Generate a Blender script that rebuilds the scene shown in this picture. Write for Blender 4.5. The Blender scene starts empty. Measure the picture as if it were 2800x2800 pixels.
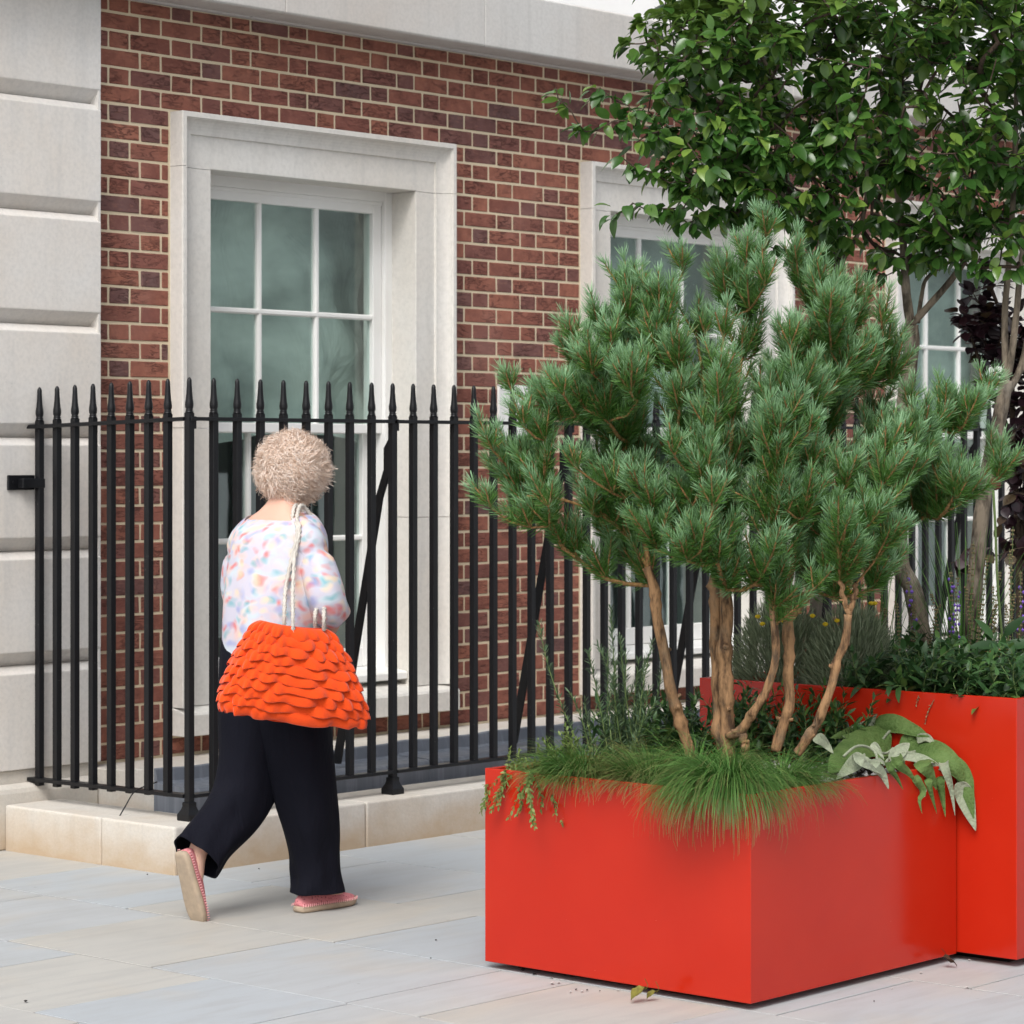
import bpy, math, random
import numpy as np
from mathutils import Vector, Matrix

rng = np.random.default_rng(7)
random.seed(7)
R_ = math.radians
scene = bpy.context.scene
COL = scene.collection

# ------------------------------------------------------------------ camera
YAW = R_(41.6)
FPX, HOR, CAMH = 7600.0, 1250.0, 1.52          # focal length and horizon in photo pixels, eye height in metres
cam = bpy.data.cameras.new('camera')
cam.sensor_width = 36.0
cam.lens = 36.0 * FPX / 2800.0
cam.shift_y = -(1400.0 - HOR) / 2800.0
cam.clip_end = 500.0
cam.dof.use_dof = True
cam.dof.focus_distance = 8.7
cam.dof.aperture_fstop = 9.0
cam_o = bpy.data.objects.new('camera', cam)
COL.objects.link(cam_o)
cam_o.location = (0, 0, CAMH)
cam_o.rotation_euler = (R_(90), 0, YAW - R_(90))
scene.camera = cam_o

# ------------------------------------------------------------------ sky and sun (bright overcast)
SUN_EL, SUN_AZ = R_(48), R_(207)               # direction towards the sun, azimuth counter-clockwise from +X
world = bpy.data.worlds.new('World')
scene.world = world
world.use_nodes = True
wn, wl = world.node_tree.nodes, world.node_tree.links
wn.clear()
sky = wn.new('ShaderNodeTexSky')
sky.sky_type = 'NISHITA'
sky.sun_disc = False
sky.sun_elevation = SUN_EL
sky.sun_rotation = R_(90) - SUN_AZ
sky.air_density = 1.0
sky.dust_density = 4.0
hs = wn.new('ShaderNodeHueSaturation')
hs.inputs['Saturation'].default_value = 0.36
bg = wn.new('ShaderNodeBackground')
bg.inputs['Strength'].default_value = 0.14
wo = wn.new('ShaderNodeOutputWorld')
wl.new(sky.outputs[0], hs.inputs['Color'])
wl.new(hs.outputs[0], bg.inputs['Color'])
wl.new(bg.outputs[0], wo.inputs['Surface'])
sun = bpy.data.lights.new('sun', 'SUN')
sun.energy = 1.5
sun.angle = R_(28)
sun.color = (1.0, 0.99, 0.975)
sun_o = bpy.data.objects.new('sun', sun)
COL.objects.link(sun_o)
sd = Vector((math.cos(SUN_EL) * math.cos(SUN_AZ), math.cos(SUN_EL) * math.sin(SUN_AZ), math.sin(SUN_EL)))
sun_o.rotation_euler = sd.to_track_quat('Z', 'Y').to_euler()
sun_o.location = (0, 0, 30)
vs = scene.view_settings
vs.view_transform = 'Standard'
vs.look = 'None'
vs.exposure = 0.40
vs.gamma = 1.0
vs.use_curve_mapping = False

# ------------------------------------------------------------------ helpers
FW = np.array([math.cos(YAW), math.sin(YAW), 0.0])
RT = np.array([math.sin(YAW), -math.cos(YAW), 0.0])
UP = np.array([0.0, 0.0, 1.0])

def at(px, py, d):
    """point of the place seen at photo pixel (px, py), d metres in front of the camera"""
    return np.array([0, 0, CAMH]) + d * (FW + RT * (px - 1400) / FPX + UP * (HOR - py) / FPX)

def tag(o, label=None, cat=None, group=None, kind=None):
    if label: o['label'] = label
    if cat: o['category'] = cat
    if group: o['group'] = group
    if kind: o['kind'] = kind
    return o

def empty(name, loc=(0, 0, 0), **kw):
    o = bpy.data.objects.new(name, None)
    o.empty_display_size = 0.1
    COL.objects.link(o)
    o.location = loc
    return tag(o, **kw)

def put(o, parent):
    """parent keeping world coordinates (parents only carry a location)"""
    if parent is not None:
        o.parent = parent
        off = parent.location.copy()            # always the world position: nothing but put() parents
        o.matrix_parent_inverse = Matrix.Translation(-off)
    return o

def link(name, me, parent=None, mat=None, smooth=False, **kw):
    if mat is not None and not me.materials:
        me.materials.append(mat)
    if smooth:
        me.polygons.foreach_set('use_smooth', [True] * len(me.polygons))
    o = bpy.data.objects.new(name, me)
    COL.objects.link(o)
    put(o, parent)
    return tag(o, **kw)

def npmesh(name, V, F):
    """mesh from arrays; F is (m, k)"""
    V = np.asarray(V, dtype=np.float32).reshape(-1, 3)
    F = np.asarray(F, dtype=np.int32)
    me = bpy.data.meshes.new(name)
    m, k = F.shape
    me.vertices.add(len(V))
    me.vertices.foreach_set('co', V.ravel())
    me.loops.add(m * k)
    me.loops.foreach_set('vertex_index', F.ravel())
    me.polygons.add(m)
    me.polygons.foreach_set('loop_start', np.arange(0, m * k, k, dtype=np.int32))
    me.update(calc_edges=True)
    me.validate()
    return me

class MB:
    def __init__(s):
        s.v, s.f = [], []
    def add(s, V, F):
        n = len(s.v)
        s.v += [tuple(map(float, p)) for p in V]
        s.f += [tuple(i + n for i in f) for f in F]
        return s
    def box(s, x0, x1, y0, y1, z0, z1, b=0.0):
        if b <= 0:
            V = [(x, y, z) for x in (x0, x1) for y in (y0, y1) for z in (z0, z1)]
            F = [(0, 1, 3, 2), (4, 6, 7, 5), (0, 4, 5, 1), (2, 3, 7, 6), (0, 2, 6, 4), (1, 5, 7, 3)]
            return s.add(V, F)
        # chamfered box: every corner gives three vertices
        V, idx = [], {}
        for i, x in enumerate((x0, x1)):
            for j, y in enumerate((y0, y1)):
                for k, z in enumerate((z0, z1)):
                    xi, yi, zi = (b if i == 0 else -b), (b if j == 0 else -b), (b if k == 0 else -b)
                    idx[i, j, k] = len(V)
                    V += [(x, y + yi, z + zi), (x + xi, y, z + zi), (x + xi, y + yi, z)]
        g = lambda i, j, k, a: idx[i, j, k] + a
        F = []
        for i in (0, 1): F.append([g(i, 0, 0, 0), g(i, 0, 1, 0), g(i, 1, 1, 0), g(i, 1, 0, 0)][::1 if i == 0 else -1])
        for j in (0, 1): F.append([g(0, j, 0, 1), g(1, j, 0, 1), g(1, j, 1, 1), g(0, j, 1, 1)][::1 if j == 0 else -1])
        for k in (0, 1): F.append([g(0, 0, k, 2), g(0, 1, k, 2), g(1, 1, k, 2), g(1, 0, k, 2)][::1 if k == 0 else -1])
        for j in (0, 1):
            for k in (0, 1): F.append([g(0, j, k, 1), g(1, j, k, 1), g(1, j, k, 2), g(0, j, k, 2)])
        for i in (0, 1):
            for k in (0, 1): F.append([g(i, 0, k, 0), g(i, 1, k, 0), g(i, 1, k, 2), g(i, 0, k, 2)])
        for i in (0, 1):
            for j in (0, 1): F.append([g(i, j, 0, 0), g(i, j, 1, 0), g(i, j, 1, 1), g(i, j, 0, 1)])
        for i in (0, 1):
            for j in (0, 1):
                for k in (0, 1): F.append([g(i, j, k, 0), g(i, j, k, 1), g(i, j, k, 2)])
        return s.add(V, F)
    def extr(s, prof, x0, x1):
        """closed (y, z) profile extruded along X"""
        n = len(prof)
        V = [(x0, p[0], p[1]) for p in prof] + [(x1, p[0], p[1]) for p in prof]
        F = [(i, (i + 1) % n, n + (i + 1) % n, n + i) for i in range(n)] + [tuple(range(n))[::-1], tuple(range(n, 2 * n))]
        return s.add(V, F)
    def tube(s, P, r, n=8, cap=True):
        P = np.asarray(P, float)
        r = np.broadcast_to(np.asarray(r, float), (len(P),))
        T = np.gradient(P, axis=0)
        T /= np.linalg.norm(T, axis=1)[:, None] + 1e-9
        ref = np.array([0, 0, 1.0]) if abs(T[0][2]) < 0.9 else np.array([1.0, 0, 0])
        u = np.cross(T[0], ref); u /= np.linalg.norm(u)
        V = []
        for i in range(len(P)):
            u = u - T[i] * (u @ T[i]); u /= np.linalg.norm(u) + 1e-9
            w = np.cross(T[i], u)
            for k in range(n):
                a = 2 * math.pi * k / n
                V.append(P[i] + r[i] * (math.cos(a) * u + math.sin(a) * w))
        F = []
        for i in range(len(P) - 1):
            for k in range(n):
                F.append((i * n + k, i * n + (k + 1) % n, (i + 1) * n + (k + 1) % n, (i + 1) * n + k))
        if cap:
            F.append(tuple(range(n))[::-1]); F.append(tuple(range((len(P) - 1) * n, len(P) * n)))
        return s.add(V, F)
    def loft(s, rings, cap=True, close=True):
        n = len(rings[0]); V = [p for r in rings for p in r]; F = []
        for i in range(len(rings) - 1):
            for k in range(n if close else n - 1):
                F.append((i * n + k, i * n + (k + 1) % n, (i + 1) * n + (k + 1) % n, (i + 1) * n + k))
        if cap:
            F.append(tuple(range(n))[::-1]); F.append(tuple(range((len(rings) - 1) * n, len(rings) * n)))
        return s.add(V, F)
    def mesh(s, name='m'):
        me = bpy.data.meshes.new(name)
        me.from_pydata(s.v, [], s.f)
        me.update()
        return me
    def build(s, name, mat, parent=None, smooth=False, **kw):
        return link(name, s.mesh(name), parent, mat, smooth, **kw)

def subsurf(o, lv=2):
    m = o.modifiers.new('s', 'SUBSURF'); m.levels = lv; m.render_levels = lv
    return o

def bevel(o, w=0.004, seg=2):
    m = o.modifiers.new('b', 'BEVEL'); m.width = w; m.segments = seg; m.limit_method = 'ANGLE'; m.angle_limit = R_(40)
    return o

def frames(D):
    """orthonormal frames for unit directions D (n,3) -> U, W"""
    ref = np.where(np.abs(D[:, 2:3]) < 0.9, np.array([[0, 0, 1.0]]), np.array([[1.0, 0, 0]]))
    U = np.cross(D, ref); U /= np.linalg.norm(U, axis=1)[:, None]
    return U, np.cross(D, U)

def norm(v):
    v = np.asarray(v, float)
    return v / (np.linalg.norm(v, axis=-1, keepdims=True) + 1e-9)

def interp(P, n):
    """Catmull-Rom-like smooth resampling of a polyline"""
    P = np.asarray(P, float)
    if len(P) < 3:
        t = np.linspace(0, 1, n)[:, None]
        return P[0] * (1 - t) + P[-1] * t
    out = []
    m = len(P) - 1
    for q in np.linspace(0, m, n):
        i = min(int(q), m - 1); t = q - i
        p0, p1, p2, p3 = P[max(i - 1, 0)], P[i], P[i + 1], P[min(i + 2, m)]
        out.append(0.5 * ((2 * p1) + (-p0 + p2) * t + (2 * p0 - 5 * p1 + 4 * p2 - p3) * t * t + (-p0 + 3 * p1 - 3 * p2 + p3) * t ** 3))
    return np.array(out)

# ------------------------------------------------------------------ materials
class Mat:
    """small wrapper round a Principled node tree"""
    def __init__(s, name, rough=0.6, spec=0.4, metal=0.0):
        s.m = bpy.data.materials.new(name)
        s.m.use_nodes = True
        s.n, s.l = s.m.node_tree.nodes, s.m.node_tree.links
        s.b = s.n['Principled BSDF']
        s.b.inputs['Roughness'].default_value = rough
        s.b.inputs['Specular IOR Level'].default_value = spec
        s.b.inputs['Metallic'].default_value = metal
        s._p = None
    def node(s, t, **kw):
        n = s.n.new(t)
        for k, v in kw.items(): setattr(n, k, v)
        return n
    def val(s, sock, v):
        if hasattr(v, 'is_linked') or isinstance(v, bpy.types.NodeSocket): s.l.new(v, sock)
        else: sock.default_value = v
    def pos(s, sc=(1, 1, 1), loc=(0, 0, 0)):
        g = s.node('ShaderNodeNewGeometry'); m = s.node('ShaderNodeMapping')
        m.inputs['Scale'].default_value = sc; m.inputs['Location'].default_value = loc
        s.l.new(g.outputs['Position'], m.inputs['Vector'])
        return m.outputs[0]
    def obpos(s, sc=(1, 1, 1)):
        g = s.node('ShaderNodeTexCoord'); m = s.node('ShaderNodeMapping')
        m.inputs['Scale'].default_value = sc
        s.l.new(g.outputs['Object'], m.inputs['Vector'])
        return m.outputs[0]
    def noise(s, vec, scale=5.0, detail=4.0, rough=0.55, dist=0.0):
        n = s.node('ShaderNodeTexNoise')
        s.l.new(vec, n.inputs['Vector'])
        n.inputs['Scale'].default_value = scale; n.inputs['Detail'].default_value = detail
        n.inputs['Roughness'].default_value = rough; n.inputs['Distortion'].default_value = dist
        return n.outputs['Fac']
    def voro(s, vec, scale=5.0, out='Distance', feature='F1'):
        n = s.node('ShaderNodeTexVoronoi', feature=feature)
        s.l.new(vec, n.inputs['Vector']); n.inputs['Scale'].default_value = scale
        return n.outputs[out]
    def ramp(s, fac, stops, mode='LINEAR'):
        n = s.node('ShaderNodeValToRGB'); n.color_ramp.interpolation = mode
        e = n.color_ramp.elements
        while len(e) < len(stops): e.new(0.5)
        for i, (p, c) in enumerate(stops):
            e[i].position = p
            e[i].color = (c[0], c[1], c[2], 1) if not isinstance(c, (int, float)) else (c, c, c, 1)
        s.l.new(fac, n.inputs['Fac'])
        return n.outputs['Color']
    def mix(s, fac, a, b, mode='MIX'):
        n = s.node('ShaderNodeMix', data_type='RGBA', blend_type=mode)
        for sock, v in ((n.inputs[0], fac), (n.inputs[6], a), (n.inputs[7], b)):
            if isinstance(v, tuple): v = (v[0], v[1], v[2], 1)
            s.val(sock, v)
        return n.outputs[2]
    def math(s, op, a, b=0.0):
        n = s.node('ShaderNodeMath', operation=op)
        s.val(n.inputs[0], a); s.val(n.inputs[1], b)
        return n.outputs[0]
    def rand(s):
        """random value per piece: loose island plus object"""
        g = s.node('ShaderNodeNewGeometry'); o = s.node('ShaderNodeObjectInfo')
        return s.math('FRACT', s.math('ADD', g.outputs['Random Per Island'], o.outputs['Random']))
    def z(s):
        g = s.node('ShaderNodeNewGeometry'); x = s.node('ShaderNodeSeparateXYZ')
        s.l.new(g.outputs['Position'], x.inputs[0])
        return x.outputs
    def color(s, c):
        s.val(s.b.inputs['Base Color'], (c[0], c[1], c[2], 1) if isinstance(c, tuple) else c)
        return s
    def bump(s, h, dist=0.01, strength=1.0):
        n = s.node('ShaderNodeBump')
        n.inputs['Distance'].default_value = dist; n.inputs['Strength'].default_value = strength
        s.l.new(h, n.inputs['Height'])
        if s._p is not None: s.l.new(s._p, n.inputs['Normal'])
        s._p = n.outputs[0]
        s.l.new(n.outputs[0], s.b.inputs['Normal'])
        return s
    def set(s, **kw):
        for k, v in kw.items(): s.val(s.b.inputs[k.replace('_', ' ')], v)
        return s
    def translucent(s, col, fac=0.25):
        t = s.node('ShaderNodeBsdfTranslucent'); mx = s.node('ShaderNodeMixShader')
        s.val(t.inputs['Color'], (col[0], col[1], col[2], 1) if isinstance(col, tuple) else col)
        mx.inputs[0].default_value = fac
        out = s.n['Material Output']
        s.l.new(s.b.outputs[0], mx.inputs[1]); s.l.new(t.outputs[0], mx.inputs[2])
        s.l.new(mx.outputs[0], out.inputs['Surface'])
        return s

M = {}
def stone(name, base, warm, sc=1.0, rough=0.85, stain=None):
    m = Mat(name, rough, 0.25)
    p = m.pos()
    big = m.noise(p, 1.3 * sc, 5, 0.6)
    fine = m.noise(p, 60 * sc, 3, 0.6)
    strk = m.noise(m.pos((6, 6, 0.5)), 2.2, 4, 0.6)
    c = m.mix(m.ramp(big, [(0.35, 0.0), (0.68, 1.0)]), base, warm)
    c = m.mix(m.ramp(strk, [(0.5, 0.0), (0.78, 0.45)]), c, tuple(x * 0.72 for x in base))
    c = m.mix(m.ramp(fine, [(0.3, 0.22), (0.6, 0.0)]), c, tuple(x * 0.55 for x in base))
    pit = m.voro(p, 55 * sc)
    c = m.mix(m.math('MULTIPLY', m.ramp(pit, [(0.04, 1.0), (0.1, 0.0)]), m.ramp(m.noise(p, 9, 2), [(0.55, 0.0), (0.66, 0.8)])), c, tuple(x * 0.42 for x in base))
    if stain is not None:
        xyz = m.z()
        h = m.math('ADD', xyz[2], m.math('MULTIPLY', m.math('SUBTRACT', m.noise(m.pos((1, 1, 1.4)), 4.5, 5, 0.65), 0.5), stain[2]))
        c = m.mix(m.ramp(h, [(0.0, stain[1]), (stain[0], 0.0)]), c, stain[3])
    m.color(c)
    m.bump(fine, 0.0015, 0.6)
    m.bump(big, 0.004, 0.4)
    return m.m

M['limestone'] = stone('limestone', (0.69, 0.68, 0.66), (0.665, 0.615, 0.555))
M['trim'] = stone('stone_trim', (0.68, 0.665, 0.63), (0.65, 0.61, 0.55), 0.8)
M['cornice'] = stone('cornice_stone', (0.55, 0.54, 0.52), (0.52, 0.48, 0.44))
M['kerb'] = stone('kerb_stone', (0.62, 0.595, 0.55), (0.585, 0.535, 0.465), 1.5, 0.85, (0.17, 0.85, 0.26, (0.43, 0.315, 0.20)))

def brickmat():
    m = Mat('brick', 0.88, 0.2)
    r = m.rand()
    c = m.ramp(r, [(0.0, (0.215, 0.084, 0.062)), (0.3, (0.275, 0.108, 0.076)), (0.5, (0.33, 0.132, 0.088)), (0.72, (0.24, 0.092, 0.070)), (0.86, (0.195, 0.090, 0.077)), (1.0, (0.148, 0.086, 0.082))])
    p = m.pos()
    n = m.noise(p, 16, 5, 0.65)
    c = m.mix(m.ramp(n, [(0.3, 0.5), (0.62, 0.0)]), c, (0.115, 0.042, 0.036))
    c = m.mix(m.ramp(m.noise(p, 40, 3), [(0.6, 0.0), (0.8, 0.35)]), c, (0.36, 0.155, 0.105))
    # hand-thrown creases run roughly along the brick
    oi = m.node('ShaderNodeObjectInfo')
    cn = m.noise(m.pos((7, 1, 26)), 1.9, 4, 0.55, 0.9)
    line = m.ramp(cn, [(0.455, 0.0), (0.485, 1.0), (0.50, 1.0), (0.53, 0.0)])
    crease = m.math('MULTIPLY', line, m.ramp(m.noise(p, 6.5, 3), [(0.40, 0.0), (0.60, 1.0)]))
    c = m.mix(m.math('MULTIPLY', crease, 0.62), c, (0.085, 0.036, 0.032))
    c = m.mix(m.ramp(m.noise(m.pos((14, 1, 40)), 2.0, 4), [(0.55, 0.0), (0.75, 0.4)]), c, (0.36, 0.17, 0.125))
    # pale bloom in soft patches
    c = m.mix(m.ramp(m.noise(p, 1.7, 3), [(0.62, 0.0), (0.85, 0.3)]), c, (0.42, 0.26, 0.22))
    m.color(c)
    m.bump(n, 0.006, 0.5)
    m.bump(m.math('SUBTRACT', 1.0, crease), 0.006, 0.8)
    return m.m
M['brick'] = brickmat()

def mortarmat():
    m = Mat('mortar', 0.95, 0.1)
    p = m.pos()
    c = m.mix(m.noise(p, 3, 4), (0.60, 0.495, 0.34), (0.69, 0.59, 0.43))
    m.color(c); m.bump(m.noise(p, 120, 2), 0.002, 0.6)
    return m.m
M['mortar'] = mortarmat()

def slabmat():
    m = Mat('york_stone', 0.8, 0.3)
    r = m.rand()
    oi = m.node('ShaderNodeObjectInfo')
    base = m.mix(0.58, oi.outputs['Color'], m.ramp(r, [(0, (0.385, 0.410, 0.425)), (0.5, (0.415, 0.434, 0.442)), (1, (0.38, 0.405, 0.427))]))
    p = m.pos()
    strat = m.noise(m.pos((1.2, 7, 1)), 2.2, 6, 0.62, 0.6)
    big = m.noise(m.pos((1, 1.6, 1)), 1.6, 3, 0.5, 0.8)
    warm = m.mix(0.6, base, (0.47, 0.405, 0.315))
    c = m.mix(m.ramp(big, [(0.5, 0.0), (0.7, 0.55)]), base, warm)
    c = m.mix(m.ramp(strat, [(0.36, 0.30), (0.56, 0.0)]), c, (0.31, 0.31, 0.305))
    c = m.mix(m.ramp(m.noise(p, 90, 2), [(0.62, 0.0), (0.75, 0.25)]), c, (0.30, 0.295, 0.28))
    gum = m.math('MULTIPLY', m.ramp(m.voro(p, 7), [(0.035, 1.0), (0.06, 0.0)]), m.ramp(m.noise(p, 3.1, 2), [(0.5, 0.0), (0.56, 0.45)]))
    c = m.mix(gum, c, (0.22, 0.215, 0.205))
    c = m.mix(m.ramp(m.noise(p, 0.8, 5, 0.7), [(0.52, 0.0), (0.75, 0.35)]), c, (0.30, 0.295, 0.28))
    m.color(c)
    m.set(Roughness=m.ramp(strat, [(0.3, 0.72), (0.7, 0.88)]))
    m.bump(strat, 0.004, 0.5); m.bump(m.noise(p, 180, 2), 0.001, 0.5)
    return m.m
M['slab'] = slabmat()

def simple(name, c, rough=0.6, spec=0.4, var=None, sc=8.0, bump=0.0, metal=0.0, bsc=None):
    m = Mat(name, rough, spec, metal)
    if var is not None:
        n = m.noise(m.pos(), sc, 5, 0.6)
        m.color(m.mix(m.ramp(n, [(0.3, 0.0), (0.7, 1.0)]), c, var))
        if bump: m.bump(m.noise(m.pos(), bsc or sc * 6, 3), bump, 0.7)
    else: m.color(c)
    return m.m
M['joint'] = simple('joint_sand', (0.07, 0.065, 0.06), 0.95, 0.1, (0.17, 0.16, 0.14), 14)
M['iron'] = None
def ironmat():
    m = Mat('black_iron', 0.38, 0.3)
    p = m.pos()
    sp = m.math('MULTIPLY', m.ramp(m.voro(p, 70), [(0.05, 1.0), (0.085, 0.0)]), m.ramp(m.noise(p, 13, 2), [(0.6, 0.0), (0.64, 1.0)]))
    m.color(m.mix(sp, m.mix(m.noise(p, 20, 4), (0.005, 0.0052, 0.0065), (0.009, 0.0095, 0.011)), (0.30, 0.29, 0.28)))
    m.bump(m.noise(p, 60, 3), 0.0012, 0.5)
    return m.m
M['iron'] = ironmat()
def leadmat():
    m = Mat('lead_sheet', 0.55, 0.45)
    p = m.pos()
    st = m.noise(m.pos((14, 14, 0.7)), 2.2, 4)
    c = m.mix(m.noise(p, 4, 4), (0.10, 0.115, 0.14), (0.17, 0.19, 0.225))
    m.color(m.mix(m.ramp(st, [(0.5, 0.0), (0.8, 0.6)]), c, (0.30, 0.32, 0.36)))
    m.bump(m.noise(p, 7, 3), 0.008, 0.5)
    return m.m
M['lead'] = leadmat()
def paintmat():
    m = Mat('white_paint', 0.42, 0.4)
    p = m.pos()
    m.color(m.mix(m.ramp(m.noise(p, 2.2, 4), [(0.4, 0.0), (0.75, 1.0)]), (0.80, 0.80, 0.78), (0.70, 0.69, 0.655)))
    m.bump(m.noise(p, 40, 2), 0.0008, 0.4)
    return m.m
M['paint'] = paintmat()
def redmat():
    m = Mat('red_powder_coat', 0.30, 0.36)
    p = m.pos()
    n = m.noise(p, 3.0, 3)
    c = m.mix(m.ramp(n, [(0.35, 0.0), (0.7, 1.0)]), (0.44, 0.017, 0.005), (0.47, 0.021, 0.0065))
    sp = m.math('MULTIPLY', m.ramp(m.voro(p, 45), [(0.03, 1.0), (0.05, 0.0)]), m.ramp(m.noise(p, 8, 2), [(0.6, 0.0), (0.63, 0.6)]))
    m.color(m.mix(sp, c, (0.78, 0.35, 0.28)))
    xyz = m.z()
    m.set(Roughness=m.ramp(m.noise(p, 6, 4), [(0.3, 0.13), (0.7, 0.22)]))
    m.bump(m.noise(p, 0.9, 1), 0.010, 0.10)
    return m.m
M['red'] = redmat()
M['dark'] = simple('shadow_gap', (0.012, 0.012, 0.012), 0.9, 0.1)
M['soil'] = simple('soil', (0.05, 0.038, 0.028), 0.95, 0.1, (0.11, 0.09, 0.07), 30, 0.01)
def glassmat():
    m = bpy.data.materials.new('window_glass'); m.use_nodes = True
    n, l = m.node_tree.nodes, m.node_tree.links
    n.clear()
    out = n.new('ShaderNodeOutputMaterial'); mx = n.new('ShaderNodeMixShader')
    tr = n.new('ShaderNodeBsdfTransparent'); gl = n.new('ShaderNodeBsdfGlossy'); fr = n.new('ShaderNodeLayerWeight'); pw = n.new('ShaderNodeMath'); pw.operation = 'POWER'; pw.inputs[1].default_value = 5.0; ma = n.new('ShaderNodeMath'); ma.operation = 'MULTIPLY_ADD'; ma.inputs[1].default_value = 0.9; ma.inputs[2].default_value = 0.075; fr.inputs['Blend'].default_value = 0.5; l.new(fr.outputs['Facing'], pw.inputs[0]); l.new(pw.outputs[0], ma.inputs[0])
    tr.inputs['Color'].default_value = (0.91, 0.965, 0.95, 1)
    gl.inputs['Roughness'].default_value = 0.015
    gl.inputs['Color'].default_value = (0.9, 0.97, 0.96, 1)
    g = n.new('ShaderNodeNewGeometry'); no = n.new('ShaderNodeTexNoise'); bp = n.new('ShaderNodeBump')
    l.new(g.outputs['Position'], no.inputs['Vector']); no.inputs['Scale'].default_value = 2.5
    bp.inputs['Distance'].default_value = 0.004; bp.inputs['Strength'].default_value = 0.4
    l.new(no.outputs['Fac'], bp.inputs['Height'])
    l.new(bp.outputs[0], gl.inputs['Normal'])
    l.new(ma.outputs[0], mx.inputs[0]); l.new(tr.outputs[0], mx.inputs[1]); l.new(gl.outputs[0], mx.inputs[2])
    l.new(mx.outputs[0], out.inputs['Surface'])
    return m
M['glass'] = glassmat()
def sheetmat():
    m = Mat('reflection_sheet', 0.8, 0.3)  # added sheet; its mottled tone stands in for window reflections
    m.color(m.mix(m.ramp(m.noise(m.pos((1, 1, 2)), 1.6, 4), [(0.35, 0.0), (0.7, 1.0)]), (0.66, 0.72, 0.68), (0.27, 0.31, 0.30)))
    m.bump(m.noise(m.pos((1, 1, 0.5)), 3, 4, 0.6, 1.0), 0.05, 0.8)
    return m.m
M['sheet'] = sheetmat()
M['room'] = simple('room_wall', (0.42, 0.47, 0.46), 0.8, 0.2, (0.30, 0.35, 0.35), 2)
M['roomdark'] = simple('room_dark', (0.05, 0.06, 0.06), 0.8, 0.2)
M['render'] = simple('white_render', (0.85, 0.85, 0.84), 0.8, 0.2, (0.78, 0.78, 0.77), 3)

# ================================================================== SETTING
YW = 8.731                                     # face of the brickwork
ground = MB().add([(-150, -150, -0.02), (150, -150, -0.02), (150, 150, -0.02), (-150, 150, -0.02)], [(0, 1, 2, 3)]).build('ground', M['slab'], kind='structure')
pave = MB().add([(1.5, 0.5, -0.008), (16, 0.5, -0.008), (16, 8.9, -0.008), (1.5, 8.9, -0.008)], [(0, 1, 2, 3)]).build('pavement', M['joint'], kind='structure')
GREY, BUFF, BLUE, PALE = (0.40, 0.42, 0.43), (0.485, 0.435, 0.35), (0.38, 0.418, 0.45), (0.44, 0.45, 0.452)
XC = [1.5, 2.16, 2.83, 3.5, 4.16, 4.82, 5.48, 6.14, 6.815, 7.51, 8.2, 8.87, 9.55, 10.2, 10.9, 11.6, 12.3, 13.0]
FIX = {4.82: [(4.1, PALE), (4.8, GREY), (5.47, PALE), (6.035, BLUE), (6.645, BUFF), (7.45, GREY), (8.3, BUFF), (8.9, GREY)],
       5.48: [(3.8, GREY), (4.635, GREY), (5.205, BUFF), (5.49, PALE), (6.305, GREY), (6.99, BUFF), (7.62, PALE), (8.9, GREY)],
       6.14: [(3.7, GREY), (4.49, PALE), (5.3, GREY), (6.20, BLUE), (7.19, BUFF), (8.0, BLUE), (8.9, BUFF)],
       6.815: [(3.6, GREY), (4.30, PALE), (5.1, GREY), (5.8, PALE), (6.58, BUFF), (7.3, GREY), (8.3, GREY)],
       7.51: [(3.4, GREY), (4.2, PALE), (5.0, GREY), (5.9, GREY), (6.8, BLUE), (7.85, BLUE)]}
r2 = random.Random(3)
for i in range(len(XC) - 1):
    x0, x1 = XC[i], XC[i + 1]
    if x0 in FIX:
        ends = [(e, c) for e, c in FIX[x0]]
        y = 2.9
        runs = []
        for e, c in ends:
            runs.append((y, e, c)); y = e
        yb = 2.9
    else:
        runs, y = [], 0.6 + r2.random() * 0.4
        while y < 7.7:
            e = y + r2.uniform(0.55, 1.0)
            runs.append((y, e, r2.choice([GREY, GREY, PALE, BLUE, BUFF]))); y = e
        yb = None
    if yb:
        y = 2.9
        while y > 0.6:
            e = y - r2.uniform(0.55, 1.0)
            runs.append((e, y, r2.choice([GREY, GREY, PALE, BLUE]))); y = e
    for (a, b, c) in runs:
        g = 0.0036
        top = r2.uniform(-0.0012, 0.0008)
        o = MB().box(x0 + g, x1 - g, a + g, b - g, -0.03, top, 0.0012).build('paving_slab', M['slab'], pave)
        k = r2.uniform(0.94, 1.05)
        o.color = (c[0] * k, c[1] * k, c[2] * k, 1)

# ------------------------------------------------------------------ building
bld = empty('brick_building', (9, 9.2, 0), label='red brick building with pale stone window surrounds and rusticated stone pier', cat='building')
WIN = [7.697, 10.337, 12.977]                  # left edges of the window surrounds
WW, WT, WS = 1.672, 2.956, 0.468               # surround width, top, sill height
# mortar bed (the wall behind the brick faces)
ym = YW + 0.0034
mb = MB()
segs = []
x = 7.0
for w in WIN:
    segs.append((x, w + 0.10)); x = w + WW - 0.10
segs.append((x, 22.0))
for a, b in segs: mb.box(a, b, ym, 9.05, 0.10, 3.42)
for w in WIN:
    mb.box(w + 0.10, w + WW - 0.10, ym, 9.05, 0.10, 0.40)
    mb.box(w + 0.10, w + WW - 0.10, ym, 9.05, 2.86, 3.42)
mb.build('mortar_bed', M['mortar'], bld)
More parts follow.
